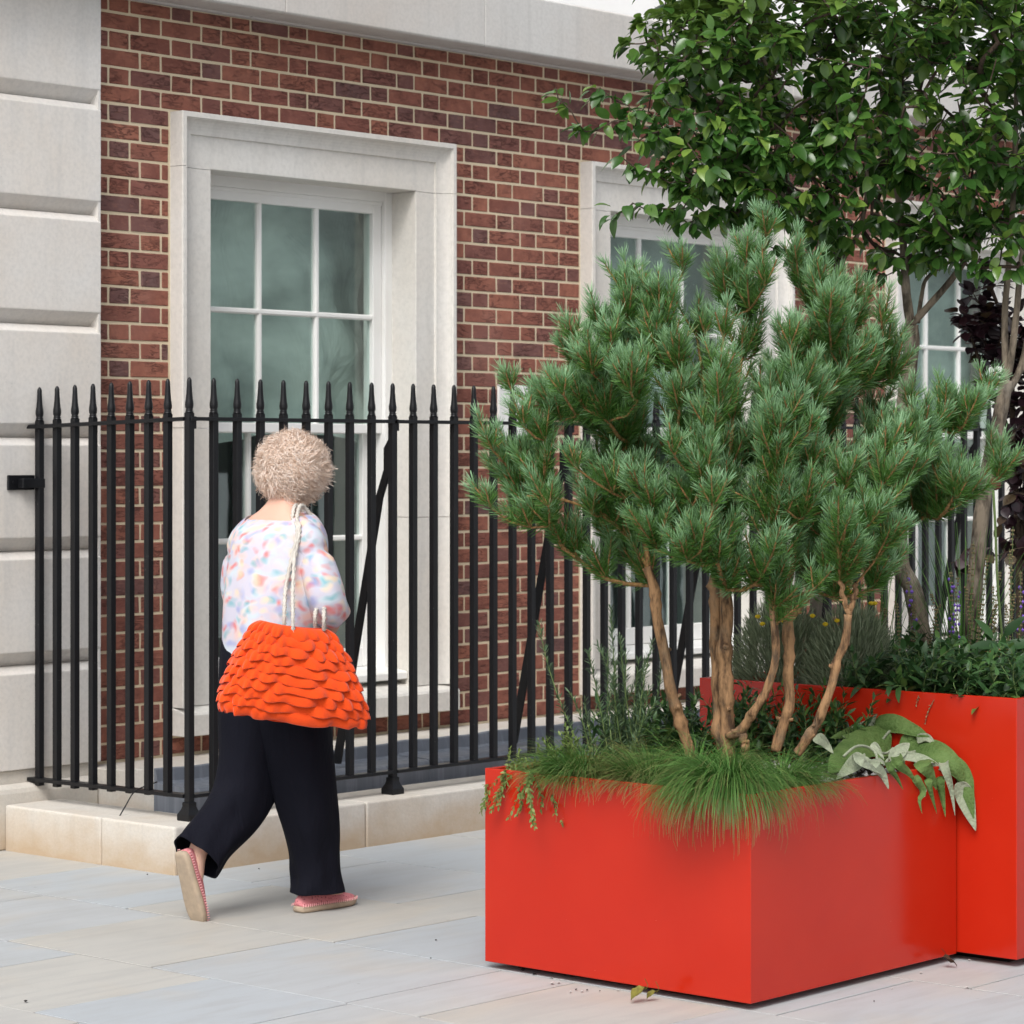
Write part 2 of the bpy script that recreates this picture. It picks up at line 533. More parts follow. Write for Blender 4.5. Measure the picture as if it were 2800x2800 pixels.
# bricks in Flemish bond
Z0, CH, MOD = 0.2795, 0.0745, 0.3375
bricks = []
for c in range(0, 42):
    z0 = Z0 + c * CH + 0.0058
    z1 = z0 + CH - 0.0116
    zc = (z0 + z1) / 2
    if z0 > 3.38: break
    off = 7.5325 if c % 2 == 0 else 7.364
    k = -3
    while True:
        hx = off + k * MOD
        if hx > 18.0: break
        for (a, b) in ((hx + 0.0056, hx + 0.1069), (hx + 0.1181, hx + 0.3319)):
            parts = [(a, b)]
            parts = [(max(p, 7.238), q) for p, q in parts if q > 7.26]
            for w in WIN:
                if z1 > 0.36 and z0 < WT:
                    if z0 >= 0.36 - 0.03 or True:
                        nw = []
                        for p, q in parts:
                            l, r = w - 0.012, w + WW + 0.006
                            if q <= l or p >= r: nw.append((p, q)); continue
                            if p < l - 0.02: nw.append((p, l))
                            if q > r + 0.02: nw.append((r, q))
                        parts = nw
            for p, q in parts:
                if q - p > 0.02: bricks.append((p, q, z0 + 0.0, min(z1, 3.389)))
        k += 1
def vis(b):
    """size in the photograph, 0 when outside the frame"""
    X = (b[0] + b[1]) / 2; Z = (b[2] + b[3]) / 2
    d = FW[0] * X + FW[1] * YW
    px = 1400 + FPX * (RT[0] * X + RT[1] * YW) / d; py = HOR - FPX * (Z - CAMH) / d
    if not (0 < px < 2800 and 0 < py < 2800): return 0
    s = (b[1] - b[0]) / d / d
    if px > 1900 and py > 750: s *= 0.2        # behind the pine
    if px > 1750 and py < 620: s *= 0.2        # behind the leafy crown
    if 350 > 0 and px > 1500 and py > 1250: s *= 0.4
    return s
bricks.sort(key=vis, reverse=True)
bm_cache = {}
def brick_mesh(w, h, var):
    key = (round(w, 3), round(h, 3), var)
    if key not in bm_cache:
        q = random.Random(hash(key) % 9999)
        m = MB().box(-w / 2, w / 2, 0.0, 0.09, -h / 2, h / 2, 0.0028)
        m.v = [(x + q.uniform(-0.0016, 0.0016), y + q.uniform(-0.0012, 0.0012) * (y < 0.02), z + q.uniform(-0.0014, 0.0014)) for x, y, z in m.v]
        me = m.mesh('brick'); me.materials.append(M['brick'])
        bm_cache[key] = me
    return bm_cache[key]
rest = MB()
NB = 300
for i, (a, b, z0, z1) in enumerate(bricks):
    yo = YW + random.uniform(-0.0012, 0.0008)
    if i < NB:
        o = link('brick', brick_mesh(b - a, z1 - z0, i % 3), None)
        o.location = ((a + b) / 2, yo, (z0 + z1) / 2)
        put(o, bld)
    else:
        rest.box(a + random.uniform(-.0015, .0015), b + random.uniform(-.0015, .0015), yo, yo + 0.05, z0 + random.uniform(-.001, .001), z1 + random.uniform(-.001, .001), 0.0028)
rest.build('brickwork', M['brick'], bld, kind='stuff')

# rusticated pier
tops = [3.385, 2.938, 2.491, 2.044, 1.597, 1.150, 0.703]
for i, t in enumerate(tops):
    bt = t - 0.447
    y0 = 8.63
    prof = [(y0, t - 0.030), (y0 + 0.028, t - 0.004), (y0 + 0.05, t), (8.80, t), (8.80, bt), (y0 + 0.058, bt), (y0, bt + 0.055)]
    if i == 0: prof = [(y0, t + 0.45), (8.80, t + 0.45), (8.80, bt), (y0 + 0.058, bt), (y0, bt + 0.055)]
    if i == len(tops) - 1: prof = [(y0, t - 0.030), (y0 + 0.028, t - 0.004), (y0 + 0.05, t), (8.80, t), (8.80, 0.30), (y0, 0.30)]
    bevel(MB().extr(prof, 4.3, 7.24).build('pier_block', M['limestone'], bld), 0.004, 2)
MB().box(7.227, 7.2392, 8.6335, 8.79, 0.32, 3.39).build('pier_arris', M['limestone'], bld)
MB().box(4.3, 7.225, 8.645, 8.80, 0.20, 0.297).build('pier_base', M['kerb'], bld)
pl = [(8.60, 0.0), (8.60, 0.215), (8.605, 0.232), (8.618, 0.244), (8.644, 0.250), (8.644, 0.0)]
bevel(MB().extr(pl, 4.3, 7.20).build('plinth_stone', M['kerb'], bld), 0.006, 2)
# stone ledge below the brickwork, lead gutter in front of it
for a, b in ((7.204, 8.62), (8.625, 10.3), (10.305, 12.2), (12.205, 14.2), (14.205, 18)):
    prof = [(8.155, 0.05), (8.155, 0.285), (8.17, 0.296), (8.40, 0.292), (8.405, 0.281), (8.72, 0.276), (8.72, 0.05)]
    bevel(MB().extr(prof, a, b).build('ledge_stone', M['kerb'], bld), 0.004, 2)
lx = 7.105
lead = empty('lead_gutter', (lx, 8.0, 0)); put(lead, bld)
for n, (a, b) in enumerate(((lx, 8.47), (8.44, 9.98), (9.95, 11.6), (11.57, 13.4), (13.37, 18.0))):
    e = 0.004 * (n % 2)
    prof = [(7.95 - e, 0.02), (7.95 - e, 0.240 + e), (7.957, 0.252 + e), (7.972, 0.256 + e), (8.125 - e, 0.258 + e), (8.134 - e, 0.266 + e), (8.142 - e, 0.312 + e),
            (8.150 - e, 0.316 + e), (8.154, 0.316 + e), (8.154, 0.02)]
    n_x = 26
    V, F = [], []
    xs = np.linspace(a, b, n_x)
    for xx in xs:
        wob = 0.004 * math.sin(xx * 9.1) + 0.003 * math.sin(xx * 23.0 + 1)
        V += [(xx, p[0] + wob * 0.4, p[1] + wob * (0.5 if p[1] > 0.05 else 0)) for p in prof]
    k = len(prof)
    for i in range(n_x - 1):
        for j in range(k): F.append((i * k + j, i * k + (j + 1) % k, (i + 1) * k + (j + 1) % k, (i + 1) * k + j))
    F += [tuple(range(k))[::-1], tuple(range((n_x - 1) * k, n_x * k))]
    MB().add(V, F).build('lead_sheet', M['lead'], lead, smooth=False)
# cornice
cj = [5.0, 6.9, 8.12, 9.37, 10.52, 11.75, 13.0, 14.3, 15.6, 17.0, 20.0]
for a, b in zip(cj[:-1], cj[1:]):
    prof = [(8.80, 3.392), (8.70, 3.392), (8.695, 3.398), (8.53, 3.398), (8.525, 3.388), (8.49, 3.388), (8.482, 3.394), (8.482, 3.648), (8.52, 3.662), (9.3, 3.68), (9.3, 3.392)]
    bevel(MB().extr(prof, a + 0.0012, b - 0.0012).build('cornice_stone', M['cornice'], bld), 0.004, 2)
MB().box(4.3, 20, 9.0, 9.25, 3.67, 6.5).build('upper_wall', M['render'], bld)
MB().box(4.3, 20, 9.05, 9.06, 3.38, 3.42).build('wall_plate', M['roomdark'], bld)

# windows
def window(xl, idx):
    w = empty('window', (xl + WW / 2, 8.8, WS)); put(w, bld)
    xr = xl + WW
    UO = 0.211
    arc = [(0.0, ym + 0.02), (0.0, 8.659), (0.003, 8.655), (0.022, 8.655), (0.0235, 8.664)]
    for t in np.linspace(0, 1, 7):
        a = t * math.pi / 2
        arc.append((0.027 + 0.060 * (1 - math.cos(a)), 8.666 + 0.038 * math.sin(a)))
    arc += [(0.089, 8.713), (0.091, 8.715), (UO - 0.003, 8.715), (UO, 8.718), (UO, 8.93), (0.0, 8.93)]
    zj = 2.729
    def jamb(side):
        X = (lambda u: xl + u) if side < 0 else (lambda u: xr - u)
        ring = lambda z: [(X(u), y, z) for u, y in arc]
        cuts = [WS + 0.012, 1.245, 1.2475, zj - 0.002] if side > 0 else [WS + 0.012, 1.64, 1.6425, zj - 0.002]
        for q in (0, 2):
            MB().loft([ring(cuts[q]), ring(cuts[q + 1])]).build('surround_jamb', M['trim'], w)
    jamb(-1); jamb(1)
    kz = lambda u: u if u < 0.092 else 0.092 + (u - 0.092) * (0.226 - 0.092) / (UO - 0.092)
    rings = []
    n = len(arc)
    rings.append([(xl + u, y, zj) for u, y in arc])
    rings.append([(xl + u, y, WT - kz(u)) for u, y in arc])
    rings.append([(xr - u, y, WT - kz(u)) for u, y in arc])
    rings.append([(xr - u, y, zj) for u, y in arc])
    MB().loft(rings).build('surround_lintel', M['trim'], w)
    # stone sill with sloping top
    prof = [(8.640, 0.362), (8.640, 0.448), (8.648, 0.460), (8.713, 0.476), (8.86, 0.496), (8.86, 0.362)]
    bevel(MB().extr(prof, xl - 0.004, xr + 0.004).build('stone_sill', M['trim'], w), 0.003, 2)
    ox0, ox1 = xl + UO, xr - UO
    cx = (ox0 + ox1) / 2
    # timber box frame
    P = M['paint']
    fy = 8.866
    MB().box(ox0 - 0.01, ox0 + 0.045, fy, fy + 0.14, 0.53, 2.74, 0.002).build('frame_stile', P, w)
    MB().box(ox1 - 0.045, ox1 + 0.01, fy, fy + 0.14, 0.53, 2.74, 0.002).build('frame_stile', P, w)
    MB().box(ox0 + 0.045, ox1 - 0.045, fy + 0.002, fy + 0.14, 2.685, 2.74, 0.002).build('frame_head', P, w)
    MB().box(ox0 + 0.045, ox1 - 0.045, fy + 0.016, fy + 0.03, 2.668, 2.685, 0.002).build('frame_bead', P, w)
    prof = [(8.765, 0.512), (8.765, 0.540), (8.775, 0.546), (8.90, 0.562), (9.03, 0.562), (9.03, 0.505), (8.80, 0.505)]
    bevel(MB().extr(prof, ox0 + 0.002, ox1 - 0.002).build('timber_sill', P, w), 0.002, 1)
    for name, y, z0, z1, zb in (('upper_sash', 8.888, 1.628, 2.680, 2.156), ('lower_sash', 8.955, 0.564, 1.668, 1.153)):
        st, rl_t, rl_b, br = 0.055, 0.05, 0.042, 0.0125
        if name == 'lower_sash': rl_t, rl_b = 0.042, 0.085
        a0, a1 = ox0 + 0.046, ox1 - 0.046
        th = 0.042
        fr = MB()
        fr.box(a0, a0 + st, y, y + th, z0, z1, 0.003); fr.box(a1 - st, a1, y, y + th, z0, z1, 0.003)
        fr.box(a0 + st, a1 - st, y + 0.001, y + th, z1 - rl_t, z1, 0.003); fr.box(a0 + st, a1 - st, y + 0.001, y + th, z0, z0 + rl_b, 0.003)
        fr.build(name, P, w)
        g0, g1, h0, h1 = a0 + st, a1 - st, z0 + rl_b, z1 - rl_t
        xs = [g0, g0 + (g1 - g0) / 3, g0 + 2 * (g1 - g0) / 3, g1]
        def bar_v(xx):
            prof = [(-br, 0.034), (-br, 0.012), (-0.006, 0.003), (0.006, 0.003), (br, 0.012), (br, 0.034)]
            r0 = [(xx + p, y + q, h0) for p, q in prof]; r1 = [(xx + p, y + q, h1) for p, q in prof]
            MB().loft([r0, r1]).build('glazing_bar', P, w)
        bar_v(xs[1]); bar_v(xs[2])
        prof = [(y + 0.036, zb - br), (y + 0.010, zb - br), (y + 0.001, zb - 0.006), (y + 0.001, zb + 0.006), (y + 0.010, zb + br), (y + 0.036, zb + br)]
        MB().extr(prof, g0, g1).build('glazing_bar', P, w)
        for i in range(3):
            for (q0, q1) in ((h0, zb), (zb, h1)):
                MB().box(xs[i] + 0.001, xs[i + 1] - 0.001, y + 0.022 + 0.0004 * i, y + 0.026 + 0.0004 * i, q0 + 0.001, q1 - 0.001).build('pane', M['glass'], w)
    # the room behind: pale walls, an added sheet imitating reflections in the panes
    rm = MB()
    X0, X1, Y0, Y1, Za, Zb = ox0 - 0.5, ox1 + 0.5, 9.06, 10.6, 0.25, 3.0
    rm.add([(X0, Y0, Za), (X1, Y0, Za), (X1, Y1, Za), (X0, Y1, Za), (X0, Y0, Zb), (X1, Y0, Zb), (X1, Y1, Zb), (X0, Y1, Zb)],
           [(3, 2, 6, 7), (0, 3, 7, 4), (2, 1, 5, 6), (4, 7, 6, 5), (0, 1, 2, 3)])
    rm.build('room', M['room'], w)
    V, F = [], []
    NXS, NZS = 46, 30
    q = random.Random(idx)
    ph = [q.uniform(0, 6) for _ in range(6)]
    zlo = 1.60
    for j in range(NZS + 1):
        for i in range(NXS + 1):
            xx = ox0 - 0.1 + (ox1 - ox0 + 0.2) * i / NXS
            zz = zlo + (2.85 - zlo) * j / NZS
            yy = 9.14 + 0.03 * math.sin(7 * xx + 3.0 * zz + ph[0]) + 0.022 * math.sin(15 * zz - 4 * xx + ph[1]) + 0.018 * math.sin(23 * xx + 9 * zz + ph[2]) * (1.2 - j / NZS)
            V.append((xx, yy, zz + 0.03 * math.sin(5 * xx + ph[3]) * (1 - j / NZS)))
    for j in range(NZS):
        for i in range(NXS):
            k = j * (NXS + 1) + i
            F.append((k, k + 1, k + NXS + 2, k + NXS + 1))
    MB().add(V, F).build('reflection_sheet', M['sheet'], w, smooth=True)
    return w
for i, xw in enumerate(WIN): window(xw, i)

# ------------------------------------------------------------------ stone kerb under the railing
kb = empty('stone_kerb', (6.73, 7.62, 0), label='buff limestone kerb with water stains carrying the black railing', cat='kerb')
KZ = 0.176
q = 0.0012
bevel(MB().box(6.733, 7.005, 8.03, 8.599, -0.03, KZ).build('kerb_stone', M['kerb'], kb), 0.009, 3)
# the corner stone is L-shaped in plan
def lstone(x0, x1, xi, y0, yi, y1):
    pts = [(x0, y0), (x1, y0), (x1, yi), (xi, yi), (xi, y1), (x0, y1)]
    V = [(a, b, -0.03) for a, b in pts] + [(a, b, KZ) for a, b in pts]
    F = [tuple(range(6))[::-1], tuple(range(6, 12))] + [(i, (i + 1) % 6, 6 + (i + 1) % 6, 6 + i) for i in range(6)]
    return MB().add(V, F)
bevel(lstone(6.733, 7.72, 7.005, 7.615, 7.90, 8.027).build('kerb_stone', M['kerb'], kb), 0.009, 3)
xs = [7.7225, 9.1, 10.6, 12.1, 13.6, 15.2]
for a, b in zip(xs[:-1], xs[1:]):
    bevel(MB().box(a + q, b - q, 7.615, 7.90, -0.03, KZ).build('kerb_stone', M['kerb'], kb), 0.009, 3)

# ------------------------------------------------------------------ railing
rail = empty('iron_railing', (6.897, 7.72, KZ), label='black iron railing of square bars with spear-shaped finials on stone kerb', cat='railing')
IR = M['iron']
HB = 0.0132
fprof = [(0.0156, 0), (0.0156, .005), (0.0125, .007), (0.0156, .010), (0.0122, .0135), (0.0150, .020), (0.0162, .029), (0.0156, .039), (0.0132, .053), (0.0112, .075), (0.0096, .103), (0.0092, .120), (0.0052, .129), (0.0008, .132)]
fm = MB().loft([[(r * math.cos(2 * math.pi * k / 12), r * math.sin(2 * math.pi * k / 12), z) for k in range(12)] for r, z in fprof]).mesh('finial')
fm.materials.append(IR); fm.polygons.foreach_set('use_smooth', [True] * len(fm.polygons))
ZT, ZBR = 1.684, 0.262
bar_me = MB().box(-HB, HB, -HB, HB, ZBR - 0.004, ZT, 0.0015).mesh('bar'); bar_me.materials.append(IR)
post_me = MB().box(-0.0138, 0.0138, -0.0138, 0.0138, KZ + 0.03, ZT, 0.0015).mesh('post'); post_me.materials.append(IR)
base = MB()
def sq(h, z): return [(-h, -h, z), (h, -h, z), (h, h, z), (-h, h, z)]
base.loft([sq(0.031, 0), sq(0.032, 0.003), sq(0.032, 0.022), sq(0.030, 0.026), sq(0.022, 0.040), sq(0.0185, 0.052), sq(0.0185, 0.066), sq(0.014, 0.069)])
base_me = base.mesh('post_shoe'); base_me.materials.append(IR)
def upright(x, y, post=False, dz=0.0):
    o = link('post' if post else 'bar', post_me if post else bar_me)
    o.location = (x, y, dz); put(o, rail)
    f = link('finial', fm); f.location = (x, y, ZT + dz)
    f.rotation_euler.z = random.uniform(0, 3)
    f.parent = o; f.matrix_parent_inverse = Matrix.Translation((-x, -y, -dz))
    f.matrix_parent_inverse = o.matrix_world.inverted() if False else Matrix.Translation((-x, -y, -dz))
    if post:
        b = link('post_shoe', base_me); b.location = (x, y, KZ)
        b.parent = o; b.matrix_parent_inverse = Matrix.Translation((-x, -y, -dz))
    return o
PX, PS, RY = 6.897, 1.081, 7.72
for k in range(7):
    upright(PX + k * PS, RY, True)
    for j in range(1, 9):
        upright(PX + k * PS + j * PS / 9 + random.uniform(-.002, .002), RY)
for i in range(8):
    t = (i + 1) / 8
    upright(PX + 0.006 * t, 7.732 + 0.1085 * (i + 1), False, -0.022 * t)
rd = 0.021
for k in range(7):
    a, b = PX + k * PS + 0.012, PX + (k + 1) * PS - 0.012
    MB().box(a - 0.02, b + 0.02, RY - rd, RY + rd, 1.655, 1.669, 0.0015).build('top_rail', IR, rail)
    MB().box(a, b, RY - rd, RY + rd, 0.259, 0.2725, 0.0015).build('bottom_rail', IR, rail)
for z0, z1, nm in ((1.655, 1.669, 'top_rail'), (0.259, 0.2725, 'bottom_rail')):
    V = []
    for y, dz in ((RY + 0.013, 0.0), (8.646, -0.024 if z0 > 1 else -0.006)):
        V += [(PX - rd, y, z0 + dz), (PX + rd, y, z0 + dz), (PX + rd, y, z1 + dz), (PX - rd, y, z1 + dz)]
    MB().add(V, [(0, 1, 2, 3), (7, 6, 5, 4), (0, 4, 5, 1), (1, 5, 6, 2), (2, 6, 7, 3), (3, 7, 4, 0)]).build(nm, IR, rail)
for k in range(1, 7):
    x = PX + k * PS
    br_ = MB()
    for x0, x1 in ((x - 0.006, x + 0.006),):
        pts = [(7.733, 1.60), (7.765, 1.555), (7.765, 1.47), (7.81, 1.36), (8.055, 0.274), (8.015, 0.274), (7.775, 1.36), (7.733, 1.46)]
        br_.add([(x0, y, z) for y, z in pts] + [(x1, y, z) for y, z in pts],
                [tuple(range(8)), tuple(range(8, 16))[::-1]] + [(i, i + 8, (i + 1) % 8 + 8, (i + 1) % 8) for i in range(8)])
    br_.build('back_stay', IR, rail)
    MB().box(x + 0.0125, x + 0.022, RY - 0.016, RY + 0.016, 1.625, 1.671, 0.001).build('rail_clip', IR, rail)
MB().box(PX + 0.0125, PX + 0.022, RY - 0.016, RY + 0.016, 1.625, 1.671, 0.001).build('rail_clip', IR, rail)
# wall bracket on the pier
bk = empty('wall_bracket', (6.83, 8.62, 1.42), label='small black metal bracket fixed to stone pier beside the railing', cat='bracket')
MB().box(6.765, 6.895, 8.618, 8.629, 1.392, 1.450, 0.002).build('plate', IR, bk)
MB().box(6.81, 6.92, 8.585, 8.617, 1.400, 1.436, 0.002).build('socket', IR, bk)
MB().tube([(6.79, 8.618, 1.421), (6.79, 8.612, 1.421)], 0.007, 10).build('screw', IR, bk)
# loose cable tied to the bottom rail
P = interp([(6.925, 7.93, 0.30), (6.895, 7.96, 0.285), (6.872, 8.0, 0.262), (6.84, 8.01, 0.215), (6.80, 8.02, 0.152), (6.797, 8.022, 0.145)], 18)
MB().tube(P, 0.0028, 6).build('cable_end', M['iron'], smooth=True, label='thin black cable end hanging off the bottom rail onto the kerb', cat='cable')
# notice plate on the wall
nt = empty('notice_plate', (9.95, 8.72, 1.66), label='small blank white notice plate on brick wall half hidden behind the pine', cat='sign')
MB().box(9.72, 9.93, 8.712, 8.7255, 1.60, 1.86, 0.002).build('plate', M['paint'], nt)
for sx, sz in ((9.735, 1.845), (9.915, 1.845), (9.735, 1.615), (9.915, 1.615)):
    MB().tube([(sx, 8.7115, sz), (sx, 8.708, sz)], 0.004, 8).build('screw', M['iron'], nt)

# ================================================================== PLANT MATERIALS
def attr_socket(m, name):
    a = m.node('ShaderNodeAttribute'); a.attribute_name = name
    return a.outputs['Fac']

def barkmat(name, c0, c1, c2, sc=1.0, rough=0.85):
    m = Mat(name, rough, 0.2)
    p = m.pos()
    v = m.noise(m.pos((1, 1, 0.28)), 55 * sc, 5, 0.65)
    n = m.noise(p, 14 * sc, 4, 0.6)
    c = m.mix(m.ramp(v, [(0.38, 0.0), (0.56, 1.0)]), c0, c1)
    c = m.mix(m.ramp(n, [(0.52, 0.0), (0.72, 0.8)]), c, c2)
    m.color(c)
    m.bump(v, 0.012, 1.0); m.bump(n, 0.008, 0.6)
    return m.m
M['pinebark'] = barkmat('pine_bark', (0.065, 0.038, 0.022), (0.33, 0.19, 0.095), (0.17, 0.135, 0.095), 0.6)
M['twig'] = barkmat('pine_twig', (0.22, 0.12, 0.05), (0.38, 0.22, 0.09), (0.17, 0.10, 0.05), 2)
M['greybark'] = barkmat('grey_bark', (0.05, 0.04, 0.03), (0.19, 0.155, 0.115), (0.27, 0.24, 0.20), 0.5)
M['darktwig'] = barkmat('dark_twig', (0.045, 0.032, 0.024), (0.09, 0.062, 0.045), (0.06, 0.05, 0.035), 2)
M['greenstem'] = simple('green_stem', (0.10, 0.17, 0.05), 0.6, 0.3, (0.15, 0.19, 0.07), 20)

def leafmat(name, stops, rough=0.4, spec=0.5, trans=0.22, tcol=None, attr=None, veins=False):
    m = Mat(name, rough, spec)
    r = m.rand()
    c = m.ramp(r, stops)
    if attr:
        f = attr_socket(m, attr[0])
        c = m.mix(m.ramp(f, attr[1]), c, attr[2])
    c = m.mix(m.ramp(m.noise(m.pos(), 22, 3), [(0.35, 0.25), (0.65, 0.0)]), c, tuple(x * 0.55 for x in stops[0][1]))
    m.color(c)
    if trans: m.translucent(tcol or c, trans)
    if veins:
        w = m.node('ShaderNodeTexWave', wave_type='BANDS', bands_direction='Y')
        m.l.new(m.obpos((1, 1, 1)), w.inputs['Vector'])
    return m.m
M['needle'] = leafmat('pine_needle', [(0.0, (0.042, 0.115, 0.014)), (0.35, (0.068, 0.175, 0.026)), (0.7, (0.10, 0.23, 0.042)), (0.97, (0.15, 0.30, 0.08)), (1.0, (0.34, 0.26, 0.06))],
                      0.45, 0.35, 0.14, attr=('fresh_shade', [(0.30, 0.0), (0.95, 0.85)], (0.34, 0.56, 0.33)))  # pale new growth; low values paint the shaded crown interior dark
M['leaf'] = leafmat('tree_leaf', [(0.0, (0.032, 0.092, 0.017)), (0.4, (0.055, 0.140, 0.026)), (0.75, (0.085, 0.19, 0.035)), (1.0, (0.20, 0.31, 0.055))], 0.26, 0.6, 0.34,
                    attr=('young_lit', [(0.35, 0.0), (1.0, 0.7)], (0.27, 0.41, 0.08)))  # paler young leaves, plus highlights painted towards the crown top
M['purple'] = leafmat('purple_leaf', [(0.0, (0.018, 0.008, 0.012)), (0.5, (0.035, 0.014, 0.020)), (0.85, (0.06, 0.022, 0.028)), (1.0, (0.075, 0.055, 0.02))], 0.4, 0.45, 0.15)
M['grass'] = leafmat('grass_blade', [(0.0, (0.045, 0.125, 0.022)), (0.5, (0.085, 0.21, 0.04)), (1.0, (0.15, 0.29, 0.075))], 0.5, 0.3, 0.2,
                     attr=('tip', [(0.72, 0.0), (1.0, 0.75)], (0.27, 0.19, 0.085)))
M['rosemary'] = leafmat('rosemary_leaf', [(0.0, (0.055, 0.105, 0.05)), (0.5, (0.09, 0.155, 0.075)), (1.0, (0.16, 0.225, 0.125))], 0.5, 0.35, 0.15)
M['creeper'] = leafmat('creeper_leaf', [(0.0, (0.10, 0.16, 0.035)), (0.6, (0.17, 0.24, 0.06)), (1.0, (0.24, 0.30, 0.10))], 0.5, 0.35, 0.2)
M['darkleaf'] = leafmat('dark_leaf', [(0.0, (0.026, 0.068, 0.022)), (0.5, (0.045, 0.115, 0.034)), (0.85, (0.07, 0.16, 0.042)), (1.0, (0.14, 0.25, 0.055))], 0.42, 0.45, 0.2)
M['santolina'] = leafmat('santolina_leaf', [(0.0, (0.18, 0.225, 0.13)), (0.5, (0.28, 0.335, 0.21)), (1.0, (0.40, 0.45, 0.31))], 0.75, 0.15, 0.3)
M['violet'] = simple('violet_flower', (0.13, 0.06, 0.42), 0.6, 0.3, (0.24, 0.13, 0.55), 60)
M['yellow'] = simple('yellow_flower', (0.62, 0.42, 0.015), 0.7, 0.2, (0.75, 0.55, 0.04), 60)
M['seed'] = simple('seed_spike', (0.14, 0.13, 0.06), 0.8, 0.2, (0.24, 0.17, 0.10), 60)
M['maroon'] = simple('maroon_flower', (0.10, 0.012, 0.02), 0.7, 0.2, (0.18, 0.03, 0.035), 90)

def phlomis(name, a, b, rough, v):
    m = Mat(name, rough, 0.25)
    p = m.pos()
    c = m.mix(m.ramp(m.noise(p, 9, 4), [(0.3, 0.0), (0.7, 1.0)]), a, b)
    vn = m.voro(p, 75, 'Distance', 'DISTANCE_TO_EDGE')
    c = m.mix(m.ramp(vn, [(0.0, 0.45), (0.06, 0.0)]), c, v)
    m.color(c); m.bump(vn, 0.006, 0.7); m.bump(m.noise(p, 26, 3), 0.012, 0.6)
    m.translucent(c, 0.12)
    return m.m
M['phl_top'] = phlomis('felt_leaf_top', (0.065, 0.125, 0.028), (0.13, 0.205, 0.06), 0.75, (0.17, 0.24, 0.09))
M['phl_under'] = phlomis('felt_leaf_underside', (0.26, 0.30, 0.20), (0.37, 0.40, 0.30), 0.9, (0.20, 0.24, 0.15))

# ================================================================== PLANTERS
def planter(x0, x1, y0, y1, zb, zt, soil_z, label):
    e = empty('planter_box', ((x0 + x1) / 2, (y0 + y1) / 2, 0), label=label, cat='planter', group='red planters on the pavement')
    t = 0.016
    ins = lambda d, z: [(x0 + d, y0 + d, z), (x1 - d, y0 + d, z), (x1 - d, y1 - d, z), (x0 + d, y1 - d, z)]
    m = MB().loft([ins(0.08, zb), ins(0.0, zb), ins(0.0, zt), ins(t, zt), ins(t, zt - 0.03), ins(t - 0.006, zt - 0.03), ins(t - 0.006, soil_z - 0.1)], cap=False)
    bevel(m.build('shell', M['red'], e), 0.0022, 2)
    MB().box(x0 + 0.07, x1 - 0.07, y0 + 0.07, y1 - 0.07, -0.001, zb + 0.003).build('base', M['dark'], e)
    n = 28
    V, F = [], []
    for j in range(n + 1):
        for i in range(n + 1):
            u, v = i / n, j / n
            V.append((x0 + 0.011 + (x1 - x0 - 0.022) * u, y0 + 0.011 + (y1 - y0 - 0.022) * v, soil_z + 0.02 * math.sin(3.1 * u) * math.sin(3.1 * v) + random.uniform(-.005, .005)))
    for j in range(n):
        for i in range(n):
            k = j * (n + 1) + i; F.append((k, k + 1, k + n + 2, k + n + 1))
    MB().add(V, F).build('soil', M['soil'], e)
    # pale gravel mulch
    g = MB()
    for _ in range(700):
        cx, cy = random.uniform(x0 + 0.03, x1 - 0.03), random.uniform(y0 + 0.03, y1 - 0.03)
        if random.random() < 0.5: cy = y0 + 0.02 + abs(random.gauss(0, 0.1))
        cy = min(cy, y1 - 0.03)
        s = random.uniform(0.004, 0.010)
        u, v = (cx - x0) / (x1 - x0), (cy - y0) / (y1 - y0)
        z = soil_z + 0.02 * math.sin(3.1 * u) * math.sin(3.1 * v) + s * 0.5
        V = [(cx + s * a * random.uniform(.7, 1.2), cy + s * b * random.uniform(.7, 1.2), z + s * c * 0.7) for a, b, c in ((1, 0, 0), (-1, 0, 0), (0, 1, 0), (0, -1, 0), (0, 0, 1), (0, 0, -1))]
        g.add(V, [(0, 2, 4), (2, 1, 4), (1, 3, 4), (3, 0, 4), (2, 0, 5), (1, 2, 5), (3, 1, 5), (0, 3, 5)])
    g.build('gravel', simple('gravel_' + str(len(bpy.data.materials)), (0.34, 0.33, 0.32), 0.9, 0.2, (0.55, 0.54, 0.52), 60), e, kind='stuff')
    return e
LX0, LX1, LY0, LY1 = 6.133, 7.170, 4.570, 5.553
planter(LX0, LX1, LY0, LY1, 0.020, 0.595, 0.560, 'low square glossy red metal planter holding the pine')
TX0, TX1, TY0, TY1 = 7.178, 9.4, 4.366, 5.556
planter(TX0, TX1, TY0, TY1, 0.024, 0.802, 0.770, 'tall glossy red metal planter with leafy trees behind the low one')

